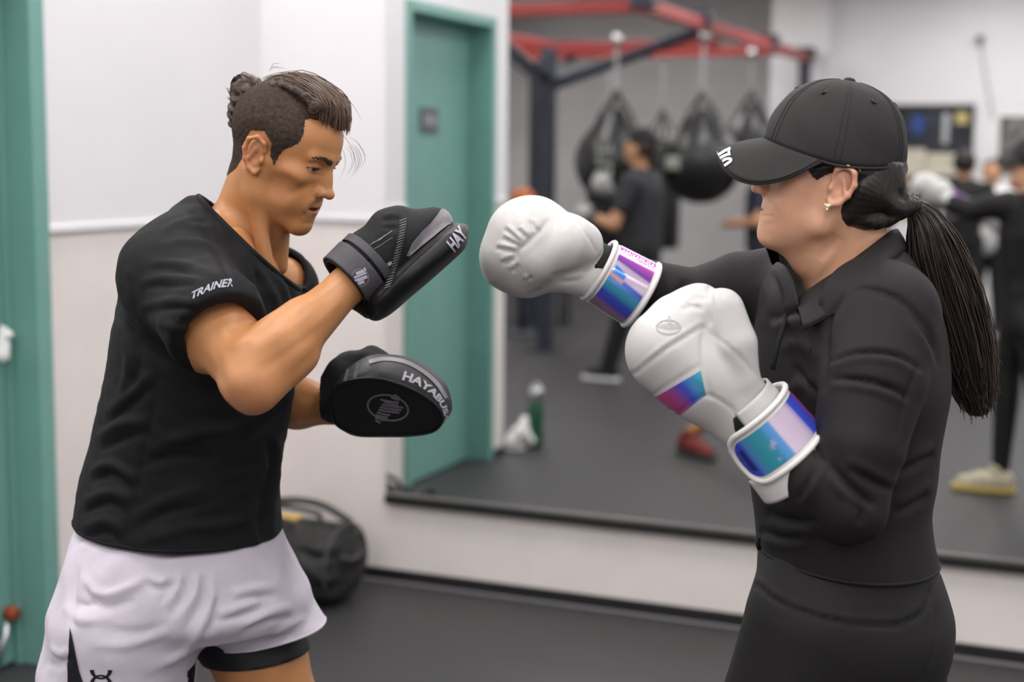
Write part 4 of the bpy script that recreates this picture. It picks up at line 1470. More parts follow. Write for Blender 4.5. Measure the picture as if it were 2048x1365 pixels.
fo(8, .005, (1350, 560), (1340, 600), (1330, 640)); fo(8, -.005, (1370, 560), (1362, 600), (1352, 640)); fo(8, .004, (1310, 570), (1305, 610), (1300, 640))
fo(5, -.004, (1790, 880), (1810, 800), (1840, 720))
FO = [(p_, w_ * (1.35 if a_ > 0 else .95), a_ * (.75 if a_ > 0 else 1.35)) for p_, w_, a_ in FO]
V = folds(V, F, FO)
V = V + vnormals(V, F) * (.0008 * vnoise(V, 60, 28))[:, None]
jh = P(1690, 1141, 2.09)[2]
nrA = P(1600, 600, 2.105)
_d = P(1812, 520, 2.225) - nrA
nrn = np.array([-_d[1], _d[0], 0]) / np.linalg.norm(_d[:2])
lpA = P(1562, 500, 2.28)
lpn = np.cross(np.array([0, 1.0, 0]), P(1578, 640, 2.24) - lpA)
lpn = lpn / np.linalg.norm(lpn) * (1 if lpn[0] > 0 else -1)
nA, nC, nD = P(1806, 492, 2.28), P(1586, 612, 2.24), P(1640, 505, 2.43)
nn = np.cross(nD - nA, nC - nA); nn /= np.linalg.norm(nn)
if nn[2] < 0:
    nn = -nn
V2, F2 = bisect(V, F, [((0, 0, jh), (-.04, 0, -1), lambda c: c[2] < jh + .06 and np.linalg.norm(np.array(c)[:2] - ARM[3][:2]) > .0),
                       (lpA, lpn, lambda c: c[2] > 1.2, 0), (nrA, nrn, lambda c: c[2] > 1.2, 0), ((0, 2.425, 0), (0, 1, 0), lambda c: c[2] > 1.2, 0),
                       (nA, nn, lambda c: (np.array(c) - lpA) @ lpn > 0 and (np.array(c) - nrA) @ nrn > 0 and c[1] < 2.425 and c[2] > 1.2)])
jacket = mk('jacket', V2, F2, MT['jacket'], wo)
solidify(jacket, .003, 0)
JK = (V, F)
edge_band(V2, F2, lambda c: c[2] < jh + .06, .0032, 'hem', MT['jacket'], jacket)
# collar: a standing strip open at the front, near and far halves
def strip(top, bot, n=30, name='collar', material=None, parent=None, bulge=0.004):
    t_, b_ = spline(top, n), spline(bot, n)
    rows = []
    for k in range(7):
        f = k / 6
        rows.append(t_ * (1 - f) + b_ * f + np.array([0, -bulge, 0]) * math.sin(f * math.pi))
    V = np.concatenate(rows)
    F = [[k * n + i, k * n + i + 1, (k + 1) * n + i + 1, (k + 1) * n + i] for k in range(6) for i in range(n - 1)]
    o = mk(name, V, F, material, parent)
    solidify(o, .005, 0)
    return o
strip([P(1770, 462, 2.37), P(1793, 460, 2.30), P(1782, 463, 2.235), P(1745, 492, 2.185), P(1690, 533, 2.165), P(1640, 566, 2.175), P(1612, 586, 2.185), P(1592, 606, 2.18)],
      [P(1790, 500, 2.38), P(1812, 498, 2.30), P(1800, 508, 2.20), P(1765, 535, 2.135), P(1716, 580, 2.110), P(1684, 612, 2.108), P(1640, 640, 2.104), P(1606, 656, 2.108)], 36, 'collar', MT['jacket'], jacket, .010)
strip([P(1558, 496, 2.335), P(1566, 540, 2.31), P(1571, 590, 2.265), P(1572, 665, 2.17)],
      [P(1640, 500, 2.43), P(1632, 540, 2.39), P(1614, 582, 2.33), P(1612, 625, 2.22), P(1645, 668, 2.14)], 24, 'collar_lining', MT['collar_in'], jacket, -.006)
strip([P(1770, 462, 2.37), P(1730, 475, 2.42), P(1680, 490, 2.44), P(1640, 500, 2.43)],
      [P(1790, 500, 2.38), P(1750, 530, 2.45), P(1690, 560, 2.47), P(1632, 585, 2.43)], 24, 'collar_far_half', MT['jacket'], jacket, -.004)
zp = [P(1560, 498, 2.345), P(1567, 540, 2.31), P(1572, 590, 2.25), P(1571, 640, 2.17), P(1556, 690, 2.115), P(1545, 740, 2.10)]
mk('zip', *tubeg(spline(zp, 20), .0035, 6), MT['collar_in'], jacket)
mk('snap', *sphere(P(1580, 570, 2.235), .003, 8, 6), MT['steel'], jacket)
mk('zip_pull', *tubeg([P(1517, 1078, 2.21), P(1516, 1090, 2.205), P(1519, 1100, 2.205)], .0035, 6), MT['collar_in'], jacket)
mk('collar_seam', *tubeg(spline([P(1812, 500, 2.30), P(1800, 510, 2.195), P(1765, 537, 2.130), P(1717, 582, 2.104), P(1686, 614, 2.102), P(1641, 642, 2.098), P(1607, 658, 2.102)], 40), .0016, 6), MT['collar_in'], jacket)

# ---------------------------------------------------------------- leggings
lg = SDF((.1, 1.95, .08), (.9, 2.75, 1.08), .0065)
lg.stack(stack_px([(1060, 1530, 1850, 2.28, .175), (1110, 1521, 1862, 2.28, .183), (1173, 1519, 1884, 2.28, .19), (1227, 1522, 1897, 2.28, .195), (1285, 1520, 1892, 2.28, .19), (1335, 1540, 1876, 2.28, .17), (1380, 1580, 1850, 2.28, .13)]), .02)
lg.chain([P(1625, 1260, 2.20), P(1575, 1400, 2.20), WK1, WK1 * .68 + WA1 * .32, WA1], [.105, .098, .060, .058, .040], .05)
lg.chain([P(1760, 1270, 2.37), P(1770, 1400, 2.37), WK2, WK2 * .68 + WA2 * .32, WA2], [.11, .098, .060, .058, .040], .05)
V, F = lg.mesh(2)
FO = []
fo(5, -.004, (1516, 1172), (1560, 1205), (1640, 1235), (1720, 1250), (1790, 1250), (1845, 1225), (1868, 1170), (1878, 1130))
fo(7, .002, (1516, 1164), (1560, 1196), (1640, 1226), (1720, 1241), (1790, 1241), (1838, 1217))
fo(5, -.0035, (1862, 1180), (1872, 1240), (1868, 1300), (1842, 1365))
V = folds(V, F, FO, 0)
V2, F2 = bisect(V, F, [((0, 0, jh + .06), (0, 0, 1), lambda c: True)])
leg = mk('leggings', V2, F2, MT['leggings'], wo)
solidify(leg, .002, 0)
shoe('shoe', G1h, G1t, wo, MT['shoe_cream'], MT['sole_yellow'])
shoe('shoe', G2h, G2t, wo, MT['shoe_cream'], MT['sole_yellow'])
# ================================================================== boxing gloves and focus mitts
MT['glove'] = mat('white_leather', (.57, .555, .55), .40, .5, noise=(30, .03), bump=(420, .12, .0012))
MT['glove_trim'] = mat('white_trim', (.76, .74, .73), .45, .45, bump=(300, .1, .001))
MT['mesh_black'] = mat('black_elastic', (.012, .012, .013), .7, .3, bump=(600, .5, .001, (1, .2, 1)))
MT['holo'] = mat('iridescent_film', (.5, .4, .8), .16, .6, metal=.35, vcol=True, coat=.5)  # the film's coloured reflections are painted in as vertex colours
MT['mitt'] = mat('black_mitt_leather', (.008, .008, .009), .46, .35, noise=(80, .2), bump=(350, .2, .001))
MT['mitt_face'] = mat('black_mitt_face', (.006, .006, .006), .62, .35, bump=(500, .3, .001))
MT['mitt_mesh'] = mat('charcoal_mesh', (.018, .018, .019), .75, .3, bump=(900, .7, .0015))
MT['mitt_grey'] = mat('grey_leather', lin((118, 114, 120)), .42, .5, noise=(40, .05))
MT['mitt_strap'] = mat('charcoal_strap', lin((72, 70, 76)), .6, .4, noise=(60, .1), bump=(300, .3, .001))
MT['thread'] = mat('grey_thread', lin((120, 120, 118)), .7)
HC = {'mag': (.60, .07, .28), 'vio': (.28, .08, .60), 'blu': (.06, .10, .75), 'sky': (.10, .35, .75), 'cya': (.05, .42, .55), 'pnk': (.75, .62, .80), 'lil': (.50, .44, .85), 'pur': (.33, .10, .50), 'mau': (.33, .22, .32), 'hot': (.62, .10, .55), 'org': (.85, .45, .35)}

def patch_cols(uv, stops, ax):
    """Film colours along a direction in the patch: stops (pos, name)."""
    t = uv @ np.asarray(ax, float)
    p = [a for a, _ in stops]
    c = np.array([HC[b] for _, b in stops])
    return np.stack([np.interp(t, p, c[:, k]) for k in range(3)], 1)

def decal_grid(name, quad, VF, material, parent, n=(24, 14), lift=.001, colfn=None, **kw):
    """A patch of film lying on the surface VF; quad: corner pixels (u,v) in order."""
    q = np.array(quad, float)
    a = np.linspace(0, 1, n[0] + 1)
    b = np.linspace(0, 1, n[1] + 1)
    pts, uv = [], []
    for t in b:
        for s_ in a:
            p = (q[0] * (1 - s_) + q[1] * s_) * (1 - t) + (q[3] * (1 - s_) + q[2] * s_) * t
            pts.append(p)
            uv.append((s_, t))
    c = VF[0].mean(0)
    V = project_on(np.array([P(x, y, c[1]) for x, y in pts]), VF, lift)
    w = n[0] + 1
    F = [[j * w + i, j * w + i + 1, (j + 1) * w + i + 1, (j + 1) * w + i] for j in range(n[1]) for i in range(n[0])]
    return mk(name, V, F, material, parent, True, colors=colfn(np.array(uv)) if colfn else None, **kw)

class Cuff:
    """Tube around a wrist: axis from A to B, radius r; angle 0 faces the camera, +90 deg is the upper side in view."""
    def __init__(s, A, B, r0, r1):
        s.A, s.B = np.asarray(A, float), np.asarray(B, float)
        s.d = (s.B - s.A) / np.linalg.norm(s.B - s.A)
        c = CC - s.A
        c = c - s.d * (c @ s.d)
        s.x = c / np.linalg.norm(c)
        s.y = np.cross(s.d, s.x)
        if s.y @ UP < 0:
            s.y = -s.y
        s.r0, s.r1 = r0, r1
    def pt(s, t, a, lift=0.0):
        r = s.r0 + (s.r1 - s.r0) * t + lift
        return s.A + (s.B - s.A) * t + r * (math.cos(a) * s.x + .95 * math.sin(a) * s.y)
    def sheet(s, t0, t1, a0, a1, lift, nt=8, na=40, rnd=0.0):
        V = []
        for i in range(na + 1):
            f = i / na
            a = a0 + (a1 - a0) * f
            # rounded free end at a0
            ins = 0
            if rnd > 0 and f < rnd:
                ins = (1 - math.sqrt(max(0, 1 - (1 - f / rnd) ** 2))) * .42
            for j in range(nt + 1):
                g_ = j / nt
                tt = t0 + (t1 - t0) * (ins + (1 - 2 * ins) * g_)
                V.append(s.pt(tt, a, lift))
        w = nt + 1
        F = [[i * w + j, i * w + j + 1, (i + 1) * w + j + 1, (i + 1) * w + j] for i in range(na) for j in range(nt)]
        return np.array(V), F, (na, nt)
    def rim(s, t0, t1, a0, a1, lift, rnd, na=60):
        p = []
        for i in range(na + 1):
            f = i / na
            ins = (1 - math.sqrt(max(0, 1 - (1 - f / rnd) ** 2))) * .42 if rnd > 0 and f < rnd else 0
            p.append(s.pt(t0 + (t1 - t0) * ins, a0 + (a1 - a0) * f, lift))
        q = []
        for i in range(na + 1):
            f = i / na
            ins = (1 - math.sqrt(max(0, 1 - (1 - f / rnd) ** 2))) * .42 if rnd > 0 and f < rnd else 0
            q.append(s.pt(t1 - (t1 - t0) * ins, a0 + (a1 - a0) * f, lift))
        return np.array(p[::-1] + q)

# ---------------------------------------------------------------- near glove, held at guard
YG = 2.075
def pr_(r, Y=YG):
    return r * Y / FPX
gl = thing('boxing_glove', 'white boxing glove with iridescent strap held at guard before her chest', 'boxing glove', P(1560, 930, YG), 'white boxing gloves')
s = SDF(P(1200, 1000, YG) - [0, .14, 0], P(1680, 520, YG) + [0, .14, 0], .0034)
D = np.array([0, 1.0, 0])
s.cone(P(1335, 690, YG), P(1392, 632, YG + .005), pr_(76), pr_(58), .02, (D, 1.0))
s.cone(P(1330, 712, YG + .01), P(1400, 760, YG), pr_(72), pr_(74), .03)
s.cone(P(1400, 745, YG), P(1495, 838, YG), pr_(86), pr_(72), .03, (D, .85))
s.cone(P(1352, 640, YG + .02), P(1400, 612, YG + .02), pr_(52), pr_(42), .02)
# thumb lobe
t2 = SDF(P(1200, 1000, YG) - [0, .14, 0], P(1680, 520, YG) + [0, .14, 0], .0034)
t2.chain([P(1443, 622, YG - .012), P(1462, 690, YG - .018), P(1470, 760, YG - .015), P(1505, 815, YG)], [pr_(46), pr_(52), pr_(50), pr_(40)], .01, (D, .9))
k_ = .006
o_, d_ = s.d, t2.d
h_ = np.maximum(k_ - np.abs(o_ - d_), 0) / k_
s.d = np.minimum(o_, d_) - h_ * h_ * k_ / 4
V, F = s.mesh(2)
FO = []
fo(5, -.0045, (1418, 572), (1422, 610), (1420, 650)); fo(4, -.0030, (1408, 650), (1404, 700), (1412, 760), (1425, 800))
fo(5, -.0030, (1262, 752), (1330, 700), (1408, 652)); fo(5, .0020, (1268, 742), (1330, 690), (1404, 643)); fo(4, -.0020, (1300, 795), (1350, 762), (1402, 730))
fo(4, -.0025, (1345, 836), (1392, 800), (1420, 792), (1455, 812), (1482, 838)); fo(4, -.0015, (1425, 668), (1480, 715), (1518, 758)); fo(6, -.0025, (1405, 620), (1385, 612), (1360, 622))
fo(5, -.002, (1412, 600), (1395, 596), (1380, 604)); fo(5, .0015, (1400, 608), (1380, 606))
V = folds(V, F, FO, .3)
GLV = (V, F)
mk('padded_shell', V, F, MT['glove'], gl)
# film patch over the back of the hand
def cf(uv):
    t = uv[:, 0]
    c = patch_cols(uv, [(0, 'mag'), (.16, 'mag'), (.36, 'pur'), (.52, 'blu'), (.72, 'sky'), (.95, 'cya')], (1, -.12))
    return c
decal_grid('film_patch', [(1312, 794), (1401, 742), (1411, 790), (1356, 833)], GLV, MT['holo'], gl, (26, 12), .0012, cf, label='iridescent purple to cyan film patch')
# panel emblem: faint bird in a ring
MT['faint'] = mat('faint_grey_print', (.42, .40, .41), .5)
rv, rf = arc_band(1337, 655, 24, 14, 0, 6.283, 1.2, 1.2, 30)
bars = [stroke([(1312 + 5 * i, 646 + abs(i - 5) * .9), (1318 + 5 * i - 3, 660 - abs(i - 5) * .8)], 2.6) for i in range(10)]
hd = [stroke([(1338, 632), (1340, 648)], 4)]
emb = mk
lv, lf = join([(rv, rf)] + bars + hd)
decal('emblem', lv, lf, lambda x, y: (x, y), GLV, MT['faint'], gl, .0010, 6, label='faint grey ringed bird emblem')
# cuff: white sleeve, black elastic, film strap, outer lip
cf1 = Cuff(P(1478, 800, YG + .002), P(1580, 922, YG), .056, .0625)
Vc, Fc, _ = cf1.sheet(.05, 1.05, 0, 2 * math.pi, -.004, 12, 48)
cu = mk('cuff', Vc, Fc, MT['mesh_black'], gl); solidify(cu, .004, -1)
Vc, Fc, _ = cf1.sheet(.02, .40, math.radians(-20), math.radians(200), -.0035, 8, 40)
solidify(mk('wrist_panel', Vc, Fc, MT['glove'], gl), .003, -1)
Vc, Fc, _ = cf1.sheet(.86, 1.20, math.radians(-85), math.radians(120), .0065, 8, 50)
solidify(mk('cuff_lip', Vc, Fc, MT['glove_trim'], gl), .006, -1)
a0, a1 = math.radians(-62), math.radians(170)
Vc, Fc, (na_, nt_2) = cf1.sheet(.22, .90, a0, a1, .008, 12, 80, .12)
sv = mk('strap', Vc, Fc, MT['glove_trim'], gl); solidify(sv, .003, -1)
Vc, Fc, (na_, nt_2) = cf1.sheet(.30, .82, a0 + .10, a1, .0092, 14, 110, .09)
ii = np.repeat(np.arange(na_ + 1), nt_2 + 1) / na_
jj = np.tile(np.arange(nt_2 + 1), na_ + 1) / nt_2
ang = np.degrees(a0 + .10 + (a1 - a0 - .10) * ii)
cc = np.stack([np.interp(ang, [-60, -48, -40, -33, -30, -22, -10, 2, 9, 12, 40, 47, 50, 66, 74, 80, 140], [HC[k][c] for k in ('blu', 'blu', 'blu', 'sky', 'sky', 'cya', 'cya', 'sky', 'sky', 'pnk', 'pnk', 'lil', 'blu', 'blu', 'vio', 'mag', 'pur')]) for c in range(3)], 1)
blob = np.exp(-((ang + 7 + 4 * np.sin(jj * 9)) / 4) ** 2 * 1.0) * (np.sin(jj * 17 + ang * .15) > .35) * (jj > .25) * (jj < .9)
cc = cc * (1 - blob[:, None] * .8) + np.array(HC['pnk']) * blob[:, None] * .8
dk = np.exp(-((ang + 44) / 4) ** 2) * (jj > .15) * (jj < .85)
cc = cc * (1 - .8 * dk[:, None])
mk('strap_film', Vc, Fc, MT['holo'], sv, colors=cc, label='iridescent blue, cyan and lilac film')
mk('strap_piping', *tubeg(cf1.rim(.22, .90, a0, a1, .0085, .12), .0045, 8), MT['glove_trim'], sv)

# ---------------------------------------------------------------- far glove, at the end of the punch
YF = 2.42
pg = thing('boxing_glove', 'white boxing glove with iridescent strap, outstretched and striking toward the mitt', 'boxing glove', P(1230, 600, YF), 'white boxing gloves')
lo, hi = P(920, 680, YF) - [0, .14, 0], P(1340, 370, YF) + [0, .14, 0]
def pf(r):
    return r * YF / FPX
s = SDF(lo, hi, .0034)
s.cone(P(1050, 478, YF), P(1040, 512, YF), pf(76), pf(80), .02)
s.ell(P(1062, 470, YF + .01), (pf(72), .085, pf(68)), .03)
s.cone(P(1042, 520, YF + .005), P(1062, 548, YF + .005), pf(72), pf(44), .02)
s.cone(P(1075, 460, YF + .03), P(1150, 490, YF + .03), pf(56), pf(46), .03)
s.cone(P(1120, 520, YF + .02), P(1205, 543, YF + .005), pf(52), pf(50), .03)
s.cone(P(1120, 545, YF - .01), P(1190, 556, YF - .012), pf(36), pf(42), .02)
t2 = SDF(lo, hi, .0034)
t2.cone(P(1078, 514, YF - .040), P(1142, 487, YF - .036), pf(48), pf(50), .01)
t2.ell(P(1064, 528, YF - .034), pf(37), .02)
t2.cone(P(1142, 486, YF - .040), P(1168, 494, YF - .03), pf(48), pf(34), .02)
t2.cone(P(1092, 446, YF - .01), P(1165, 482, YF - .02), pf(38), pf(32), .02)
k_ = .012
h_ = np.maximum(k_ - np.abs(s.d - t2.d), 0) / k_
s.d = np.minimum(s.d, t2.d) - h_ * h_ * k_ / 4
V, F = s.mesh(2)
FO = []
for p0, p1 in (((992, 497), (1030, 503)), ((1005, 476), (1038, 492)), ((1008, 458), (1040, 484)), ((1035, 458), (1052, 476)), ((1005, 528), (1028, 516)), ((1025, 545), (1036, 530)), ((1058, 562), (1062, 552)), ((1060, 442), (1072, 462))):
    fo(4, -.0042, p0, p1)
    n_ = np.array([p1[1] - p0[1], p0[0] - p1[0]], float); n_ /= np.linalg.norm(n_)
    fo(5, .0030, tuple(np.array(p0) + n_ * 9), tuple(np.array(p1) + n_ * 7))
fo(3.5, -.0022, (1112, 418), (1150, 440), (1180, 480), (1194, 508)); fo(5, -.004, (1032, 520), (1036, 502), (1052, 488), (1080, 462), (1098, 440))
fo(4, -.002, (1100, 552), (1150, 540), (1180, 520)); fo(4, -.002, (1120, 565), (1160, 562)); fo(4, .002, (1130, 556), (1170, 548))
V = folds(V, F, FO, .3)
PGV = (V, F)
mk('padded_shell', V, F, MT['glove'], pg)
tv, tf = text_mesh('HAYABUSA', 1.0, .01)
tw = tv[:, 0].max() - tv[:, 0].min()
decal('embossed_lettering', tv, tf, lambda x, y: (1062 + 28 * (x / tw + .28) - y * 4, 582 - 10 * (x / tw + .28) - y * 10), PGV, MT['faint'], pg, .0008, .3)
cf2 = Cuff(P(1165, 522, YF), P(1282, 590, YF + .008), .050, .0575)
Vc, Fc, _ = cf2.sheet(-.15, .95, 0, 2 * math.pi, -.006, 12, 48)
cu = mk('cuff', Vc, Fc, MT['mesh_black'], pg); solidify(cu, .004, -1)
a0, a1 = math.radians(-110), math.radians(180)
Vc, Fc, (na_, nt_2) = cf2.sheet(.28, 1.0, a0, a1, .003, 12, 80, 0)
sv = mk('strap', Vc, Fc, MT['glove_trim'], pg); solidify(sv, .003, -1)
Vc, Fc, (na_, nt_2) = cf2.sheet(.36, .93, a0, math.radians(115), .0042, 14, 130, 0)
ii = np.repeat(np.arange(na_ + 1), nt_2 + 1) / na_
jj = np.tile(np.arange(nt_2 + 1), na_ + 1) / nt_2
ang = np.degrees(a0 + (math.radians(115) - a0) * ii) + 10 * (jj - .5)
names = [(-110, 'mau'), (-55, 'mau'), (-50, 'pur'), (-44, 'blu'), (-30, 'blu'), (-18, 'cya'), (-8, 'sky'), (2, 'blu'), (6, 'pnk'), (26, 'pnk'), (30, 'vio'), (36, 'pur'), (50, 'hot'), (75, 'hot'), (100, 'vio')]
cc = np.stack([np.interp(ang, [a for a, _ in names], [HC[b][c] for _, b in names]) for c in range(3)], 1)
bl = (np.abs(ang - 12) < 9) * (jj > .06) * (jj < .38) * (ang < 22 - 20 * jj)
cc = np.where(bl[:, None] > 0, np.array(HC['sky']) * [.6, .8, 1.2], cc)
og = np.exp(-((ang - 1) / 3.5) ** 2) * (jj < .42)
cc = cc * (1 - og[:, None]) + np.array(HC['org']) * og[:, None]
mk('strap_film', Vc, Fc, MT['holo'], sv, colors=cc, label='iridescent magenta, lilac and blue film')
for t in (.28, 1.0):
    p = np.array([cf2.pt(t, a, .003) for a in np.linspace(a0, a1, 60)])
    mk('strap_piping', *tubeg(p, .0045, 8), MT['glove_trim'], sv)
tv, tf = text_mesh('HAYABUSA', 1.0, .03)
tw = tv[:, 0].max() - tv[:, 0].min()
tv, tf = subdiv_long(tv, tf, .25)
LV = np.array([cf2.pt(.40 + .52 * (x / tw + .5), math.radians(60) + y * .28, .0050) for x, y, _ in tv])
mk('strap_lettering', LV, tf, MT['white_plain'], sv)

# ---------------------------------------------------------------- far mitt: striking face towards us
YM = 2.46
fm_ = thing('focus_mitt', 'black curved focus mitt with lettered rim and ringed emblem on its face, held low', 'focus mitt', P(780, 872, YM), 'black focus mitts')
face = [(660, 801), (666, 783), (680, 769), (708, 760), (745, 757), (783, 764), (829, 782), (864, 805), (883, 827), (885, 844), (866, 864), (820, 872), (768, 873), (718, 872), (690, 862), (668, 843)]
outer = [(661, 795), (668, 776), (678, 758), (696, 736), (735, 713), (775, 709), (822, 716), (860, 736), (888, 762), (903, 800), (897, 832), (840, 850), (768, 850), (718, 850), (690, 845), (668, 828)]
n = 96
def closed(pts, n):
    p = np.array(pts + pts[:3], float)
    s_ = spline(p, 40 * len(p))
    k = 40
    # one period of the closed curve
    L = len(pts)
    per = spline(np.array(pts[-2:] + pts + pts[:3], float), (L + 4) * 40 + 1)
    step = per[2 * 40: 2 * 40 + L * 40 + 1]
    return step[np.linspace(0, len(step) - 1, n, endpoint=False).astype(int)]
fr_, or_ = closed(face, n), closed(outer, n)
def yface(v):
    return YM - .055 + .075 * (v - 760) / 110
cen = fr_.mean(0)
rings = []
for f in (.25, .5, .75, .92, 1.0):
    p = cen + (fr_ - cen) * f
    rings.append(np.array([P(a, b, yface(b) + .010 * (1 - f * f) + (.003 if f == 1 else 0)) for a, b in p]))
for g_, dy, sh_ in ((.08, .004, 0), (.3, .016, 1.5), (.55, .032, 2.5), (.8, .050, 1.5), (1.0, .066, 0), (.97, .080, 0)):
    p = fr_ * (1 - g_) + or_ * g_
    out_ = (or_ - cen); out_ /= np.linalg.norm(out_, axis=1)[:, None]
    p = p + out_ * sh_ * 1.4
    rings.append(np.array([P(a, b, yface(c) + dy) for (a, b), (_, c) in zip(p, fr_)]))
back = np.array([P(*(cen + (q - cen) * .5), yface(c) + .085) for q, (_, c) in zip(or_, fr_)])
rings.append(back)
V = np.concatenate(rings)
nr = len(rings)
Fa = [[k * n + i, k * n + (i + 1) % n, (k + 1) * n + (i + 1) % n, (k + 1) * n + i] for k in range(4) for i in range(n)] + [list(range(n))[::-1]]
Fb = [[k * n + i, k * n + (i + 1) % n, (k + 1) * n + (i + 1) % n, (k + 1) * n + i] for k in range(5, nr - 1) for i in range(n)] + [[(nr - 1) * n + i for i in range(n)]]
Ff = [[k * n + i, k * n + (i + 1) % n, (k + 1) * n + (i + 1) % n, (k + 1) * n + i] for k in range(4, 5) for i in range(n)]
mk('striking_face', V, Fa, MT['mitt_face'], fm_)
mk('padded_rim', V, Fb + Ff, MT['mitt'], fm_)
MV = (V, Fa + Fb + Ff)
# piping between face and rim, grey stripe along the back of the rim, stitches
pp = np.array([P(a, b, yface(b) + .001) for a, b in np.vstack([fr_, fr_[:1]])])
mk('piping', *tubeg(pp, .0022, 6, False), MT['mitt'], fm_)
gp = np.array([(733, 722), (770, 716), (812, 722), (850, 742), (876, 768), (893, 796), (893, 802), (870, 772), (842, 750), (806, 731), (768, 725), (735, 730)], float)
gs_ = stroke(spline([(738, 725), (770, 719), (810, 725), (846, 744), (873, 768), (892, 797)], 24), 8)
decal('grey_stripe', gs_[0], gs_[1], lambda x, y: (x, y), MV, MT['mitt_grey'], fm_, .0012, 9)
tv, tf = text_mesh('HAYABUSA', 1.0, .035)
tw = tv[:, 0].max() - tv[:, 0].min()
path = spline([(806, 752), (824, 758), (842, 767), (858, 778), (871, 790), (881, 803), (888, 817), (892, 832), (893, 848)], 60)
def plm(x, y):
    k = (x / tw + .5)
    i = min(58, max(0, k * 58))
    i0 = int(i)
    p = path[i0] * (1 - (i - i0)) + path[i0 + 1] * (i - i0)
    d = path[min(i0 + 1, 59)] - path[max(i0 - 1, 0)]
    d = d / np.linalg.norm(d)
    n_ = np.array([d[1], -d[0]])
    hgt = 40 * (1 - .55 * k)
    return tuple(p + n_ * y * hgt * .62)
decal('rim_lettering', tv, tf, plm, MV, MT['print'], fm_, .0012, .15)
# ringed bird emblem on the face
def rot(pts, c, a):
    ca, sa = math.cos(a), math.sin(a)
    return [(c[0] + (x - c[0]) * ca - (y - c[1]) * sa, c[1] + (x - c[0]) * sa + (y - c[1]) * ca) for x, y in pts]
MT['emblem_grey'] = mat('emblem_grey', lin((112, 110, 116)), .6)
rv, rf = arc_band(776, 815, 41, 25, 0, 6.283, 1.8, 1.8, 48)
rv[:, :2] = rot([(x, y) for x, y, _ in rv], (776, 815), .2)
o1 = decal('emblem_ring', rv, rf, lambda x, y: (x, y), MV, MT['emblem_grey'], fm_, .0012, 6)
L0, L1 = np.array([794, 791.]), np.array([756, 842.])
for i in range(11):
    f = i / 10
    c = L0 * (1 - f) + L1 * f
    w = [9, 15, 21, 26, 27, 27, 26, 24, 22, 17, 9][i]
    ext = 12 if i in (4, 5, 6) else 0
    a, b = c + np.array([-w * .55 - (14 if i == 2 else 0), -2.5]), c + np.array([w * .55 + ext * 1.1, 3.5])
    sv_, sf_ = stroke([a, (a + b) / 2 + [0, .8], b], 4.0)
    decal('emblem_bar', sv_, sf_, lambda x, y: (x, y), MV, MT['emblem_grey'], fm_, .0012, 6)
# hand pocket and wrist cuff at its left end
s = SDF(P(640, 880, YM) - [0, .1, 0], P(830, 690, YM) + [0, .2, 0], .004)
s.chain([P(668, 800, YM + .07), P(705, 755, YM + .06), P(745, 735, YM + .05)], [.040, .046, .036], .02)
V, F = s.mesh(1)
V = V + vnormals(V, F) * (.0018 * vnoise(V, 140, 31))[:, None]
mk('hand_pocket', V, F, MT['mitt_mesh'], fm_)
for off_ in (0, 9):
    st_ = [(690 + off_ * 2.2 + 8 * t, 765 - off_ - 30 * t) for t in np.linspace(0, 1, 12)]
    for k in range(11):
        sv_, sf_ = stroke([(st_[k][0] - 3, st_[k][1] - 1), (st_[k][0] + 3, st_[k][1] + 1.5)], 1.3)
        decal('stitch', sv_, sf_, lambda x, y: (x, y), (np.concatenate([MV[0], V]), MV[1] + [[i + len(MV[0]) for i in f] for f in F.tolist()]), MT['thread'], fm_, .0008, 8)

# ---------------------------------------------------------------- near mitt: seen from its back
YN = 2.27
nm = thing('focus_mitt', 'black focus mitt with grey panel and wrist strap raised to catch the punch', 'focus mitt', P(760, 640, YN), 'black focus mitts')
def pn(r):
    return r * YN / FPX
lo, hi = P(640, 680, YN) - [0, .16, 0], P(960, 390, YN) + [0, .16, 0]
s = SDF(lo, hi, .0036)
AX = P(926, 478, YN) - P(752, 628, YN); AX /= np.linalg.norm(AX)
NF = np.cross(AX, D)
if NF @ np.array([1, 0, -1.]) < 0:
    NF = -NF
R3 = np.stack([AX, D, NF])
# striking pad: a thick curved slab on the lower right
s.ell(P(838, 536, YN), (pn(128), .098, pn(30)), .01, R3)
s.cone(P(768, 596, YN), P(900, 482, YN), pn(30), pn(30), .02, (D, 3.0))
s.cone(P(752, 622, YN), P(775, 590, YN), pn(16), pn(26), .02, (D, 3.2))
s.cut(P(845, 577, YN), NF, k=.006)
SL = s.mesh(2)
FO = []
fo(4, -.003, (735, 618), (800, 545), (860, 490), (905, 450)); fo(5, .002, (745, 620), (806, 552), (866, 497), (912, 458))
pv = folds(SL[0], SL[1], FO, .2)
PADV = (pv, SL[1])
mk('striking_pad', pv, SL[1], MT['mitt'], nm)
s = SDF(lo, hi, .0036)
s.chain([P(745, 520, YN - .005), P(800, 478, YN - .01), P(868, 452, YN)], [pn(66), pn(60), pn(38)], .02, (D, 1.15))
s.chain([P(738, 548, YN), P(790, 520, YN), P(850, 490, YN)], [pn(60), pn(52), pn(36)], .02, (D, 1.25))
s.cone(P(770, 450, YN - .02), P(796, 440, YN - .02), pn(30), pn(26), .015)
V, F = s.mesh(2)
FO = []
fo(5, .004, (805, 428), (806, 470), (790, 540), (772, 590)); fo(4, -.003, (797, 430), (797, 470), (780, 540)); fo(4, -.004, (762, 442), (785, 437), (800, 437)); fo(4, -.004, (765, 456), (785, 455), (800, 456)); fo(5, .003, (768, 434), (790, 428))
fo(4, .0025, (745, 492), (785, 466)); fo(4, -.0025, (748, 484), (788, 458)); fo(4, -.003, (815, 528), (850, 468), (885, 425))
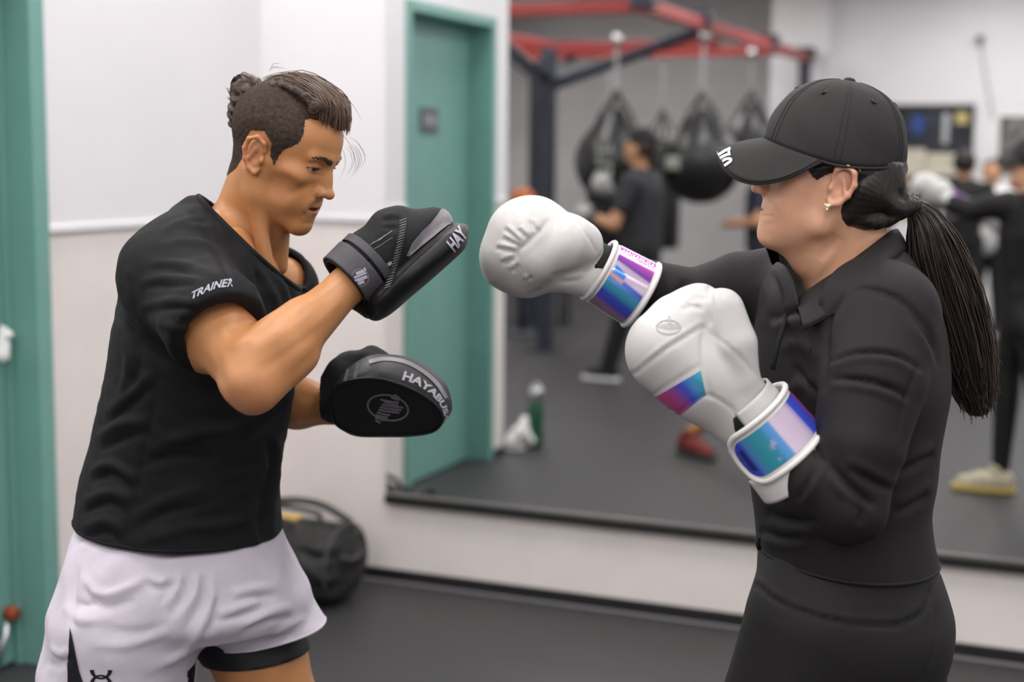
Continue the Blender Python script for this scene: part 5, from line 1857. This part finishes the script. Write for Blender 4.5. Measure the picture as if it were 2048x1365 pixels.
V = folds(V, F, FO, .3)
NMV = (V, F)
mk('hand_pocket', V, F, MT['mitt_mesh'], nm)
BOTH = (np.concatenate([V, pv]), F.tolist() + [[i + len(V) for i in f] for f in SL[1].tolist()])
gp = np.array([(812, 512), (822, 488), (842, 464), (866, 440), (882, 420), (894, 415), (906, 424), (908, 438), (896, 452), (870, 474), (845, 494), (824, 512)], float)
decal('grey_panel', np.column_stack([gp, np.zeros(len(gp))]), [list(range(len(gp)))], lambda x, y: (x, y), BOTH, MT['mitt_grey'], nm, .0018, 9, label='smooth grey leather panel')
tv, tf = text_mesh('HAY', 1.0, .04)
tw = tv[:, 0].max() - tv[:, 0].min()
decal('rim_lettering', tv, tf, lambda x, y: (913 + 26 * (x / tw) - y * 22, 478 - 34 * (x / tw) - y * 26), BOTH, MT['print'], nm, .0016, .2)
for k in range(26):
    t = k / 25
    c = np.array([806 - 30 * t ** 1.5, 440 + 135 * t])
    sv_, sf_ = stroke([c + [-6, 2.5], c + [6, -2.5]], 1.5)
    decal('stitch', sv_, sf_, lambda x, y: (x, y), BOTH, MT['thread'], nm, .0012, 8)
for y0 in (0, 12):
    sv_, sf_ = stroke([(738, 492 + y0), (760, 480 + y0), (785, 463 + y0)], 1.6)
    decal('seam_thread', sv_, sf_, lambda x, y: (x, y), BOTH, MT['thread'], nm, .0012, 8)
# wrist strap
cf3 = Cuff(P(690, 566, 2.225), P(745, 517, 2.245), .049, .053)
Vc, Fc, _ = cf3.sheet(0, 1.0, 0, 2 * math.pi, -.003, 10, 48)
solidify(mk('cuff', Vc, Fc, MT['mitt_mesh'], nm), .004, -1)
Vc, Fc, _ = cf3.sheet(.02, .62, math.radians(-80), math.radians(200), .003, 10, 60, .1)
sp_ = mk('wrist_strap', Vc, Fc, MT['mitt_strap'], nm); solidify(sp_, .004, -1)
STV = (Vc, Fc)
Vc, Fc, _ = cf3.sheet(.72, .95, math.radians(-70), math.radians(160), .002, 6, 60)
solidify(mk('keeper_band', Vc, Fc, MT['mitt_strap'], nm), .003, -1)
rv, rf = arc_band(720, 556, 17, 17, 0, 6.283, 1, 1, 30)
o1 = decal('emblem_ring', rv, rf, lambda x, y: (x, y), STV, MT['emblem_grey'], sp_, .001, 6)
for i, (a, b, w) in enumerate((((728, 536), (731, 542), 4), ((712, 548), (730, 541), 6), ((708, 556), (732, 546), 4), ((710, 563), (734, 553), 7), ((711, 570), (728, 563), 6))):
    sv_, sf_ = stroke([a, ((a[0] + b[0]) / 2, (a[1] + b[1]) / 2), b], w)
    decal('emblem_bar', sv_, sf_, lambda x, y: (x, y), STV, MT['print'], sp_, .001, 6)
for a, b in (((763, 538), (783, 525)), ((765, 548), (780, 540))):
    sv_, sf_ = stroke([a, ((a[0] + b[0]) / 2, (a[1] + b[1]) / 2), b], 7)
    decal('strap_mark', sv_, sf_, lambda x, y: (x, y), BOTH, MT['print'], nm, .001, 6)
# heel of the mitt under the wrist
s = SDF(lo, hi, .004)
s.chain([P(712, 600, YN), P(742, 612, YN), P(772, 590, YN)], [pn(22), pn(24), pn(26)], .01, (D, 2.0))
V, F = s.mesh(1)
mk('heel_pad', V + vnormals(V, F) * (.0015 * vnoise(V, 120, 6))[:, None], F, MT['mitt'], nm)
# ================================================================== duffel bag by the mirror wall
MT['duffel'] = mat('black_nylon', (.016, .016, .016), .6, .4, noise=(30, .25), bump=(60, .5, .006))
MT['duffel_grey'] = mat('dark_webbing', (.05, .048, .052), .6, .4, bump=(300, .3, .001))
MT['tag_yellow'] = mat('yellow_tag', lin((205, 165, 70)), .6)
df = thing('duffel_bag', 'black nylon duffel bag with yellow tags on the floor in the corner', 'bag', W(.29, .33, 0))
s = SDF(W(.29, .33, .14) - .42, W(.29, .33, .14) + .42, .007)
for z_, r_ in ((.115, .105), (.175, .105)):
    for b_ in (.275, .385):
        s.cone(W(.10, b_, z_), W(.475, b_, z_), r_, r_ * .98, .05)
s.cut(W(0, 0, .004), (0, 0, -1))
s.cut(W(.562, 0, 0), RM, k=.05)
s.cut(W(.02, 0, 0), -RM, k=.05)
V, F = s.mesh(2)
FO = []
fo(9, .010, (590, 1085), (640, 1100), (690, 1090)); fo(8, -.012, (585, 1102), (640, 1118), (690, 1110)); fo(9, .010, (600, 1130), (650, 1160), (680, 1150)); fo(9, -.012, (610, 1165), (650, 1185), (690, 1165))
fo(7, -.010, (690, 1075), (680, 1120), (690, 1180)); fo(9, .010, (690, 1140), (715, 1110), (735, 1090)); fo(8, -.010, (700, 1160), (720, 1130), (738, 1115)); fo(8, .010, (720, 1090), (728, 1140), (740, 1165))
V = folds(V, F, FO)
V = V + vnormals(V, F) * (.006 * vnoise(V, 26, 41) + .002 * vnoise(V, 80, 42))[:, None]
mk('body', V, F, MT['duffel'], df)
mk('zip', *tubeg([W(a, .33, .288 - .0 * a) for a in np.linspace(.06, .50, 8)], .006, 6), MT['duffel_grey'], df)
mk('end_piping', *tubeg([W(.535, .33 + .155 * math.cos(t), .148 + .142 * math.sin(t)) for t in np.linspace(-.4, math.pi + .4, 30)], .007, 6), MT['duffel_grey'], df)
for b_ in (.25, .41):
    p = spline([W(.13, b_ + (.0 if b_ < .3 else .085), .12), W(.13, b_, .275), W(.16, b_, .30), W(.26, b_ + .02, .315), W(.36, b_, .30), W(.39, b_, .275), W(.39, b_ + (.0 if b_ < .3 else .085), .12)], 40)
    mk('carry_handle', *tubeg(p, .010, 6), MT['duffel_grey'], df)
p = spline([W(.50, .22, .27), W(.40, .24, .325), W(.28, .22, .33), W(.15, .20, .31)], 20)
mk('shoulder_strap', *tubeg(p, .014, 6), MT['duffel_grey'], df)
mk('end_handle', *tubeg(spline([W(.548, .26, .19), W(.572, .29, .175), W(.572, .36, .175), W(.548, .39, .19)], 14), .010, 6), MT['duffel_grey'], df)
for a_, b_ in ((.26, .30), (.20, .36)):
    mk('yellow_tag', *bbox_((a_, b_, .288), (a_ + .085, b_ + .05, .299), .004), MT['tag_yellow'], df)

# ================================================================== what stands behind the camera and shows in the mirror
MT['beam_red'] = mat('red_powder_coat', lin((158, 56, 52)), .4, .5, noise=(8, .1))
MT['post_navy'] = mat('dark_navy_steel', lin((46, 52, 64)), .45, .5, noise=(8, .1))
MT['bag_black'] = mat('black_bag_vinyl', (.014, .014, .015), .34, .5, noise=(10, .2), bump=(25, .2, .01))
MT['print_pale'] = mat('pale_print', lin((150, 158, 148)), .6)
MT['orange_ball'] = mat('orange_ball', lin((200, 105, 40)), .6, bump=(300, .4, .002))
rk = thing('bag_rack', 'tall bag rack of red beams on dark steel posts, seen in the mirror', 'bag rack', W(-1.34, 6.47, 0))
RZ = 2.6
def beam(a0, b0, a1, b1, z=RZ, w=.04, h=.045, name='beam', m_='beam_red'):
    if abs(a1 - a0) > abs(b1 - b0):
        mk(name, *bbox_((min(a0, a1), b0 - w, z - h), (max(a0, a1), b0 + w, z + h), .008), MT[m_], rk, False)
    else:
        mk(name, *bbox_((a0 - w, min(b0, b1), z - h), (a0 + w, max(b0, b1), z + h), .008), MT[m_], rk, False)
beam(-.03, 4.80, -.03, 10.30)
beam(-3.6, 4.86, -.07, 4.86)
beam(-3.6, 9.2, -.07, 9.2)
beam(-2.0, 4.9, -2.0, 9.16)
beam(-3.6, 7.0, -.07, 7.0, 2.5)
for (a_, b_) in ((-1.34, 6.47), (-2.05, 8.0), (-3.5, 4.86), (-.03, 10.2), (-3.5, 9.2)):
    mk('post', *bbox_((a_ - .055, b_ - .055, .0), (a_ + .055, b_ + .055, 2.46 if a_ > -3 and b_ < 9 else 2.555), .008), MT['post_navy'], rk, False)
    mk('foot_plate', *bbox_((a_ - .12, b_ - .12, 0), (a_ + .12, b_ + .12, .015), .003), MT['post_navy'], rk, False)
for p0, p1 in ((W(-1.34, 6.47, 2.15), W(-1.9, 6.47, 2.58)), (W(-1.34, 6.47, 2.15), W(-.10, 6.47, 2.56)), (W(-1.34, 6.47, 2.2), W(-1.34, 5.0, 2.57)), (W(-2.05, 8.0, 2.2), W(-2.05, 9.0, 2.56))):
    mk('brace', *tubeg([p0, p1], .045, 4), MT['post_navy'], rk, False)
for b_ in (4.84, 6.3, 8.6, 10.25):
    mk('end_bracket', *bbox_((-.11, b_ - .07, RZ - .02), (.05, b_ + .07, RZ + .10), .01), MT['post_navy'], rk, False)

def chain_part(p0, p1, parent, n=12):
    p0, p1 = np.asarray(p0, float), np.asarray(p1, float)
    t = (p1 - p0) / np.linalg.norm(p1 - p0)
    L = np.linalg.norm(p1 - p0)
    s0 = np.cross(t, RM); s0 /= np.linalg.norm(s0)
    s1 = np.cross(t, s0)
    for i in range(n):
        c = p0 + (p1 - p0) * (i + .5) / n
        ss_ = s0 if i % 2 else s1
        ring = np.array([c + L / n * .68 * math.cos(x) * t + .016 * math.sin(x) * ss_ for x in np.linspace(0, 6.283, 9)])
        mk('link', *tubeg(ring, .006, 4, False), MT['steel'], parent)

def ball_bag(a_, b_, z_, r_, top, label, txt=None):
    t = thing('punching_bag', label, 'punching bag', W(a_, b_, z_ - r_), 'hanging punching bags')
    prof = [(0, -r_)] + [(r_ * math.cos(x), r_ * math.sin(x)) for x in np.linspace(-1.4, .75, 16)] + [(r_ * .45, r_ * 1.0), (r_ * .22, r_ * 1.25), (.05, r_ * 1.32), (0, r_ * 1.33)]
    mk('body', *lathe(prof, 32, lambda x, y, z: W(a_ + x, b_ + y, z_ + z)), MT['bag_black'], t)
    for k in range(4):
        x = math.pi / 4 + k * math.pi / 2
        mk('hanging_strap', *tubeg([W(a_ + r_ * .62 * math.cos(x), b_ + r_ * .62 * math.sin(x), z_ + r_ * .75), W(a_ + r_ * .4 * math.cos(x), b_ + r_ * .4 * math.sin(x), z_ + r_ * 1.2), W(a_, b_, z_ + r_ * 1.75)], .014, 6), MT['bag_black'], t)
    chain_part(W(a_, b_, z_ + r_ * 1.7), W(a_, b_, top), t)
    mk('swivel', *lathe([(0, -.05), (.035, -.05), (.04, 0), (.03, .05), (0, .05)], 10, lambda x, y, z: W(a_ + x, b_ + y, top - .03 + z)), MT['steel'], t)
    return t
b1_ = ball_bag(-.67, 6.2, 1.55, .315, 2.52, 'big round black punching bag behind the mirrored man in charcoal')
b2_ = ball_bag(-.05, 6.45, 1.55, .315, 2.555, 'round black punching bag with pale patch left of the woman\'s cap in the mirror')
b3_ = ball_bag(-.16, 8.5, 1.72, .27, 2.555, 'round black punching bag hanging farthest back, half hidden by the cap')
pv_, pf_ = bbox_((-.25, 6.15, 1.50), (-.09, 6.17, 1.60), .004)
mk('brand_patch', pv_, pf_, MT['print_pale'], b2_)
tv, tf = text_mesh('TITLE', .16, .004)
V = np.array([W(-.60 + y - .05, 6.2 - .315 * math.cos(math.asin(min(.9, abs(-.60 + y - .05 + .67) / .315))) - .004, 1.48 + x * 1.1) for x, y, _ in tv])
mk('lettering', V, tf, MT['print_pale'], b1_)
def heavy_bag(a_, b_, z0, z1, r_, label, top=2.45):
    t = thing('heavy_bag', label, 'punching bag', W(a_, b_, z0), 'hanging punching bags')
    mk('body', *lathe([(0, z0), (r_ * .9, z0), (r_, z0 + .05), (r_ * 1.01, (z0 + z1) / 2), (r_, z1 - .03), (r_ * .92, z1), (0, z1)], 28, lambda x, y, z: W(a_ + x, b_ + y, z)), MT['bag_black'], t)
    for k in range(4):
        x = k * math.pi / 2
        mk('hanging_strap', *tubeg([W(a_ + r_ * .9 * math.cos(x), b_ + r_ * .9 * math.sin(x), z1), W(a_, b_, z1 + .3)], .012, 5), MT['bag_black'], t)
    chain_part(W(a_, b_, z1 + .28), W(a_, b_, top), t, 8)
heavy_bag(-1.0, 7.0, .75, 1.75, .18, 'long black cylindrical bag on the middle beam, nearest the mirrored man')
heavy_bag(-2.7, 7.0, .6, 1.75, .18, 'long black cylindrical bag hanging left of the dark steel post')
heavy_bag(-1.2, 9.2, .7, 1.75, .19, 'long black cylindrical bag on the rearmost cross beam', 2.555)

# ball on a stand
t = thing('ball_stand', 'slim dark post holding one ball, beside the rack', 'stand', W(-1.93, 7.4, 0))
mk('pole', *tubeg([W(-1.93, 7.4, .02), W(-1.93, 7.4, 1.05)], .035, 8), MT['post_navy'], t)
mk('base', *lathe([(0, 0), (.22, 0), (.22, .02), (.05, .035), (0, .035)], 20, lambda x, y, z: W(-1.93 + x, 7.4 + y, z)), MT['post_navy'], t)
mk('cup', *lathe([(.03, 1.04), (.09, 1.06), (.10, 1.08), (.09, 1.08), (.03, 1.05)], 16, lambda x, y, z: W(-1.93 + x, 7.4 + y, z)), MT['post_navy'], t)
bl_ = thing('ball', 'orange ball resting on the slim stand by the rack', 'ball', W(-1.93, 7.4, 1.07))
mk('shell', *sphere(W(-1.93, 7.4, 1.19), .12, 20, 14), MT['orange_ball'], bl_)
for k in range(3):
    x = k * math.pi / 3
    ring = [W(-1.93, 7.4, 1.19) + .1205 * (math.cos(q) * (math.cos(x) * RM + math.sin(x) * RL) + math.sin(q) * np.array([0, 0, 1])) for q in np.linspace(0, 6.283, 25)]
    mk('seam', *tubeg(ring, .0025, 4, False), MT['black_rubber'], bl_)
# bench
t = thing('weight_bench', 'low black padded bench in front of the grey alcove wall', 'bench', W(-2.3, 8.4, 0))
mk('pad', *bbox_((-2.95, 8.25, .36), (-1.75, 8.55, .44), .03, 3), MT['bag_black'], t)
for a_ in (-2.8, -1.9):
    for b_ in (8.3, 8.5):
        mk('leg', *tubeg([W(a_, b_, .0), W(a_, b_, .37)], .022, 6), MT['post_navy'], t)
# bottle and hand wraps at the end of the left wall
MT['bottle_green'] = mat('green_steel_bottle', lin((30, 88, 62)), .35, .5)
t = thing('bottle', 'dark green steel drinking bottle standing by the end of the wall', 'bottle', W(.09, 2.66, 0))
mk('body', *lathe([(0, 0), (.040, 0), (.043, .01), (.043, .22), (.036, .25), (.030, .26), (0, .26)], 20, lambda x, y, z: W(.09 + x, 2.66 + y, z)), MT['bottle_green'], t)
mk('cap', *lathe([(.031, .258), (.040, .262), (.040, .318), (.032, .33), (0, .33)], 20, lambda x, y, z: W(.09 + x, 2.66 + y, z)), MT['steel'], t)
mk('loop', *tubeg([W(.09 + .028 * math.cos(x), 2.66, .325 + .028 * math.sin(x)) for x in np.linspace(0, math.pi, 9)], .006, 6), MT['steel'], t)
s = SDF(W(-.02, 2.56, .1) - .2, W(-.02, 2.56, .1) + .2, .006)
s.chain([W(.02, 2.52, .05), W(.05, 2.54, .10), W(.06, 2.56, .16)], [.045, .042, .028], .02)
s.cone(W(.03, 2.53, .11), W(.10, 2.57, .05), .032, .026, .02)
s.cut(W(0, 0, .003), (0, 0, -1))
V, F = s.mesh(1)
t = thing('towel', 'crumpled white towel propped on the floor beside the green bottle', 'towel', W(.04, 2.54, 0))
mk('cloth', V + vnormals(V, F) * (.008 * vnoise(V, 70, 5))[:, None], F, MT['white_plain'], t)
mk('hem', *tubeg([W(.02 + .05 * math.cos(x), 2.53 + .05 * math.sin(x), .012) for x in np.linspace(0, 6.283, 20)], .006, 5, False), MT['white_plain'], t)

# back wall: screen, notice board, poster, camera
MT['screen'] = mat('dark_screen', (.02, .025, .035), .25, .5, noise=(6, .8))
MT['paper'] = mat('paper', (.62, .57, .47), .8, noise=(8, .1))
MT['cork'] = mat('cork_board', lin((196, 176, 120)), .8, noise=(60, .15))
MT['poster_ink'] = mat('poster_ink', (.16, .16, .16), .6, noise=(9, .8))
MT['blue_ink'] = mat('blue_ink', lin((40, 70, 140)), .5)
struct('wall_column', boxg((-.42, BACK - .12, 0), (.17, BACK, CEIL)), MT['wall_white'])
t = thing('office_window', 'dark internal window in black frame on the white back wall', 'window', W(1.2, BACK - .02, 1.4))
mk('pane', *boxg((.82, BACK - .02, 1.42), (1.56, BACK - .012, 2.10)), MT['screen'], t, False)
mk('frame', *join([boxg((.78, BACK - .04, 1.38), (.82, BACK, 2.14)), boxg((1.56, BACK - .04, 1.38), (1.60, BACK, 2.14)), boxg((.82, BACK - .04, 2.10), (1.56, BACK, 2.14)), boxg((.82, BACK - .04, 1.38), (1.56, BACK, 1.42))]), MT['frame_black'], t, False)
for i_, (a0_, a1_, z0_, z1_, mm) in enumerate(((.85, 1.15, 1.44, 1.70, 'paper'), (1.0, 1.12, 1.85, 2.03, 'blue_ink'), (1.3, 1.36, 1.75, 2.05, 'steel'), (1.16, 1.5, 1.44, 1.66, 'paper'), (1.42, 1.54, 1.95, 2.06, 'cork'))):
    mk('sheet_behind_glass', *boxg((a0_, BACK - .024, z0_), (a1_, BACK - .0202, z1_)), MT[mm], t, False)
t = thing('notice_board', 'tan framed notice board with pale papers below the office window', 'notice board', W(1.02, BACK - .02, .95))
mk('board', *boxg((.80, BACK - .02, 1.0), (1.25, BACK - .001, 1.34)), MT['cork'], t, False)
mk('paper', *boxg((.84, BACK - .023, 1.04), (1.02, BACK - .02, 1.30)), MT['white_plain'], t, False)
mk('paper', *boxg((1.05, BACK - .023, 1.06), (1.21, BACK - .02, 1.28)), MT['paper'], t, False)
t = thing('poster', 'grey photographic poster on the white back wall', 'poster', W(2.05, BACK - .01, 1.4))
mk('print', *boxg((1.84, BACK - .008, 1.45), (2.35, BACK - .004, 2.02)), MT['poster_ink'], t, False)
mk('border', *join([boxg((1.82, BACK - .012, 1.43), (1.84, BACK, 2.04)), boxg((2.35, BACK - .012, 1.43), (2.37, BACK, 2.04)), boxg((1.84, BACK - .012, 2.02), (2.35, BACK, 2.04)), boxg((1.84, BACK - .012, 1.43), (2.35, BACK, 1.45))]), MT['white_plain'], t, False)
t = thing('wall_camera', 'small grey camera high on the back wall with its hanging cord', 'camera', W(1.62, BACK - .03, 2.7))
mk('housing', *bbox_((1.585, BACK - .10, 2.74), (1.655, BACK - .02, 2.80), .012, 3), MT['mitt_grey'], t)
mk('bracket', *tubeg([W(1.62, BACK, 2.80), W(1.62, BACK - .06, 2.80)], .012, 6), MT['mitt_grey'], t)
mk('cord', *tubeg(spline([W(1.62, BACK - .02, 2.76), W(1.66, BACK - .015, 2.5), W(1.73, BACK - .015, 2.2), W(1.77, BACK - .015, 2.0)], 14), .006, 5), MT['mitt_grey'], t)

# ---------------------------------------------------------------- people in the back of the room
def side_person(label, a_, b_, face, skin, shirt, pants, shoes_m, height=1.75, arm='rest', hair=(.015, .012, .01), cap=None, sole=None, print_=False, gloves=None):
    t = thing('person', label, 'person', W(a_, b_, 0))
    f = np.array([math.cos(face), math.sin(face)])      # facing in room (a, b)
    k = height / 1.75
    def q(x, y, z):
        return W(a_ + k * (x * f[0] - y * f[1]), b_ + k * (x * f[1] + y * f[0]), k * z)
    c = q(0, 0, .9)
    lo, hi = c - [.75, .75, .92], c + [.75, .75, .95]
    s = SDF(lo, hi, .011)
    s.cone(q(0, 0, .98), q(.0, 0, 1.34), .12, .12, .03)
    s.cone(q(0, 0, 1.42), q(.02, 0, 1.56), .06, .052, .03)
    s.ell(q(.02, 0, 1.645), np.array([.095, .085, .115]) * k, .02)
    s.cone(q(.07, 0, 1.60), q(.085, 0, 1.57), .045, .035, .03)
    s.cone(q(.11, 0, 1.66), q(.125, 0, 1.635), .012, .016, .012)
    for sy in (-1, 1):
        s.ell(q(.01, sy * .085, 1.64), np.array([.02, .02, .03]), .008)
    ss = SDF(lo, hi, .011)
    ss.cone(q(0, 0, .96), q(.0, 0, 1.32), .155, .168, .03)
    ss.cone(q(0, -.17, 1.40), q(0, .17, 1.40), .080, .080, .06)
    ss.cone(q(0, -.07, 1.45), q(0, .07, 1.45), .062, .062, .03)
    ps_ = SDF(lo, hi, .011)
    ps_.cone(q(0, -.06, .95), q(0, .06, .95), .125, .125, .03)
    for sy in (-1, 1):
        if arm == 'fight':
            el, wr = q(.10, sy * .26, 1.12), q(.30, sy * .16, 1.24 - .08 * sy)
        elif arm == 'hold':
            el, wr = q(.02, sy * .30, 1.14), q(.22, sy * .20, 1.12)
        else:
            el, wr = q(.02, sy * .26, 1.12), q(.10, sy * .22, .90)
        shd = q(0, sy * .20, 1.41)
        s.cone(shd, el, .055, .044, .02)
        s.cone(el, wr, .046, .030, .02)
        hd_ = wr + (wr - el) / np.linalg.norm(wr - el) * .07
        s.cone(wr, hd_, .034, .036, .01)
        for fi in range(4):
            d_ = np.cross((wr - el) / np.linalg.norm(wr - el), [0, 0, 1.0])
            s.cone(hd_ + d_ * (fi - 1.5) * .018, hd_ + d_ * (fi - 1.5) * .018 + (wr - el) / np.linalg.norm(wr - el) * (.05 + .01 * (1.5 - abs(fi - 1.5))) + np.array([0, 0, -.02]), .009, .008, .004)
        s.cone(wr, hd_ + np.array([0, 0, .035]), .014, .011, .01)
        if gloves:
            dw = (wr - el) / np.linalg.norm(wr - el)
            gt = thing('boxing_glove', 'grey boxing glove on the %s fist of the mirrored man in charcoal' % ('lower' if sy > 0 else 'raised'), 'boxing glove', wr)
            g2 = SDF(wr - .25, wr + .25, .008)
            g2.ell(wr + dw * .10, .072, .02)
            g2.cone(wr + dw * .03, wr + dw * .08, .050, .066, .02)
            g2.cone(wr + dw * .06 + np.array([0, 0, .06]), wr + dw * .13 + np.array([0, 0, .05]), .026, .024, .012)
            gv, gf = g2.mesh(1)
            mk('padded_shell', gv, gf, gloves, gt)
            mk('cuff', *tubeg([wr - dw * .05, wr + dw * .04], [.046, .050], 16), MT['mitt_strap'], gt)
        ss.cone(shd, shd * .45 + el * .55, .075, .070, .03)
        hip, kn, an = q(0, sy * .09, .92), q(.06 * sy * (1 if arm == 'fight' else .3), sy * .12, .50), q(.16 * sy * (1 if arm == 'fight' else .2), sy * .14, .10)
        s.cone(hip, kn, .09, .06, .03)
        s.cone(kn, an, .058, .038, .02)
        ps_.cone(hip, kn, .105, .080, .03)
        ps_.cone(kn, an + np.array([0, 0, .03]), .078, .060, .02)
        dirv = q(1, 0, 0) - q(0, 0, 0)
        dirv[2] = 0
        dirv /= np.linalg.norm(dirv)
        base_ = an.copy(); base_[2] = 0
        shoe('shoe', base_ - dirv * .07, base_ + dirv * .20, t, shoes_m, sole or MT['white_plain'])
    V, F = s.mesh(1)
    mk('body', V, F, skin, t)
    V, F = ss.mesh(2)
    V = V + vnormals(V, F) * (.004 * vnoise(V, 35, 3))[:, None]
    sh_ = mk('shirt', V, F, shirt, t)
    if print_:
        tv, tf = text_mesh('TRAINER', .1, .002)
        mk('back_lettering', np.array([q(-.178, -x, 1.30 + y) for x, y, _ in tv]), tf, MT['print'], sh_)
    V, F = ps_.mesh(2)
    mk('trousers', V, F, pants, t)
    hs = SDF(q(0, 0, 1.65) - .2, q(0, 0, 1.65) + .2, .006)
    hs.ell(q(-.005, 0, 1.665), np.array([.105, .094, .118]) * k, .01)
    fr3 = q(1, 0, 1.0) - q(0, 0, 1.0)
    hs.cut(q(.045, 0, 1.66), np.array([fr3[0], fr3[1], -.75]))
    hs.cut(q(0, 0, 1.585), (0, 0, -1))
    V, F = hs.mesh(1)
    mk('hair', V + vnormals(V, F) * (.003 * vnoise(V, 120, 2))[:, None], F, mat('hair_plain', hair, .5, .4, noise=(60, .4)), t)
    if cap:
        cs2 = SDF(q(0, 0, 1.7) - .25, q(0, 0, 1.7) + .25, .006)
        cs2.ell(q(-.002, 0, 1.68), np.array([.113, .102, .115]) * k, .01)
        cs2.cut(q(0, 0, 1.70), (0, 0, -1))
        cs2.cone(q(-.10, 0, 1.705), q(-.16, 0, 1.695), .012, .010, .01, (RL * f[0] + RM * f[1], 4.5))
        V, F = cs2.mesh(1)
        mk('cap', V, F, cap, t)
    return t
MT['skin_plain'] = mat('skin_plain', (.52, .27, .15), .5, sss=.1, noise=(20, .06))
MT['cloth_black'] = mat('black_cotton', (.016, .016, .018), .8, .3)
MT['cloth_charcoal'] = mat('charcoal_cotton', (.035, .035, .040), .8, .3)
MT['cloth_navy'] = mat('navy_cotton', lin((44, 52, 70)), .8, .3)
MT['denim'] = mat('dark_denim', lin((46, 50, 60)), .8, .3)
side_person('man in charcoal t-shirt and cap boxing beside the round bags, seen in mirror', -.15, 5.25, math.radians(176), MT['skin_plain'], MT['cloth_charcoal'], MT['cloth_black'], MT['cloth_black'], 1.76, 'fight', (.03, .02, .015), MT['cloth_black'], gloves=mat('grey_glove', (.35, .35, .35), .5))
side_person('person in navy shirt standing in front of the round bags, half hidden by the woman', .42, 6.7, math.radians(185), MT['skin_plain'], MT['cloth_navy'], MT['denim'], MT['cloth_black'], 1.70, 'hold')
side_person('dark haired man in black t-shirt with lettered back, turned away from the mirror', 1.72, 8.5, math.radians(88), MT['skin_plain'], MT['cloth_black'], MT['cloth_black'], MT['cloth_black'], 1.66, 'hold', print_=True)
side_person('person in white top standing behind the man with lettered back, facing the mirror', 1.88, 9.4, math.radians(-95), MT['skin_plain'], MT['white_plain'], MT['cloth_black'], MT['cloth_black'], 1.58, 'hold')
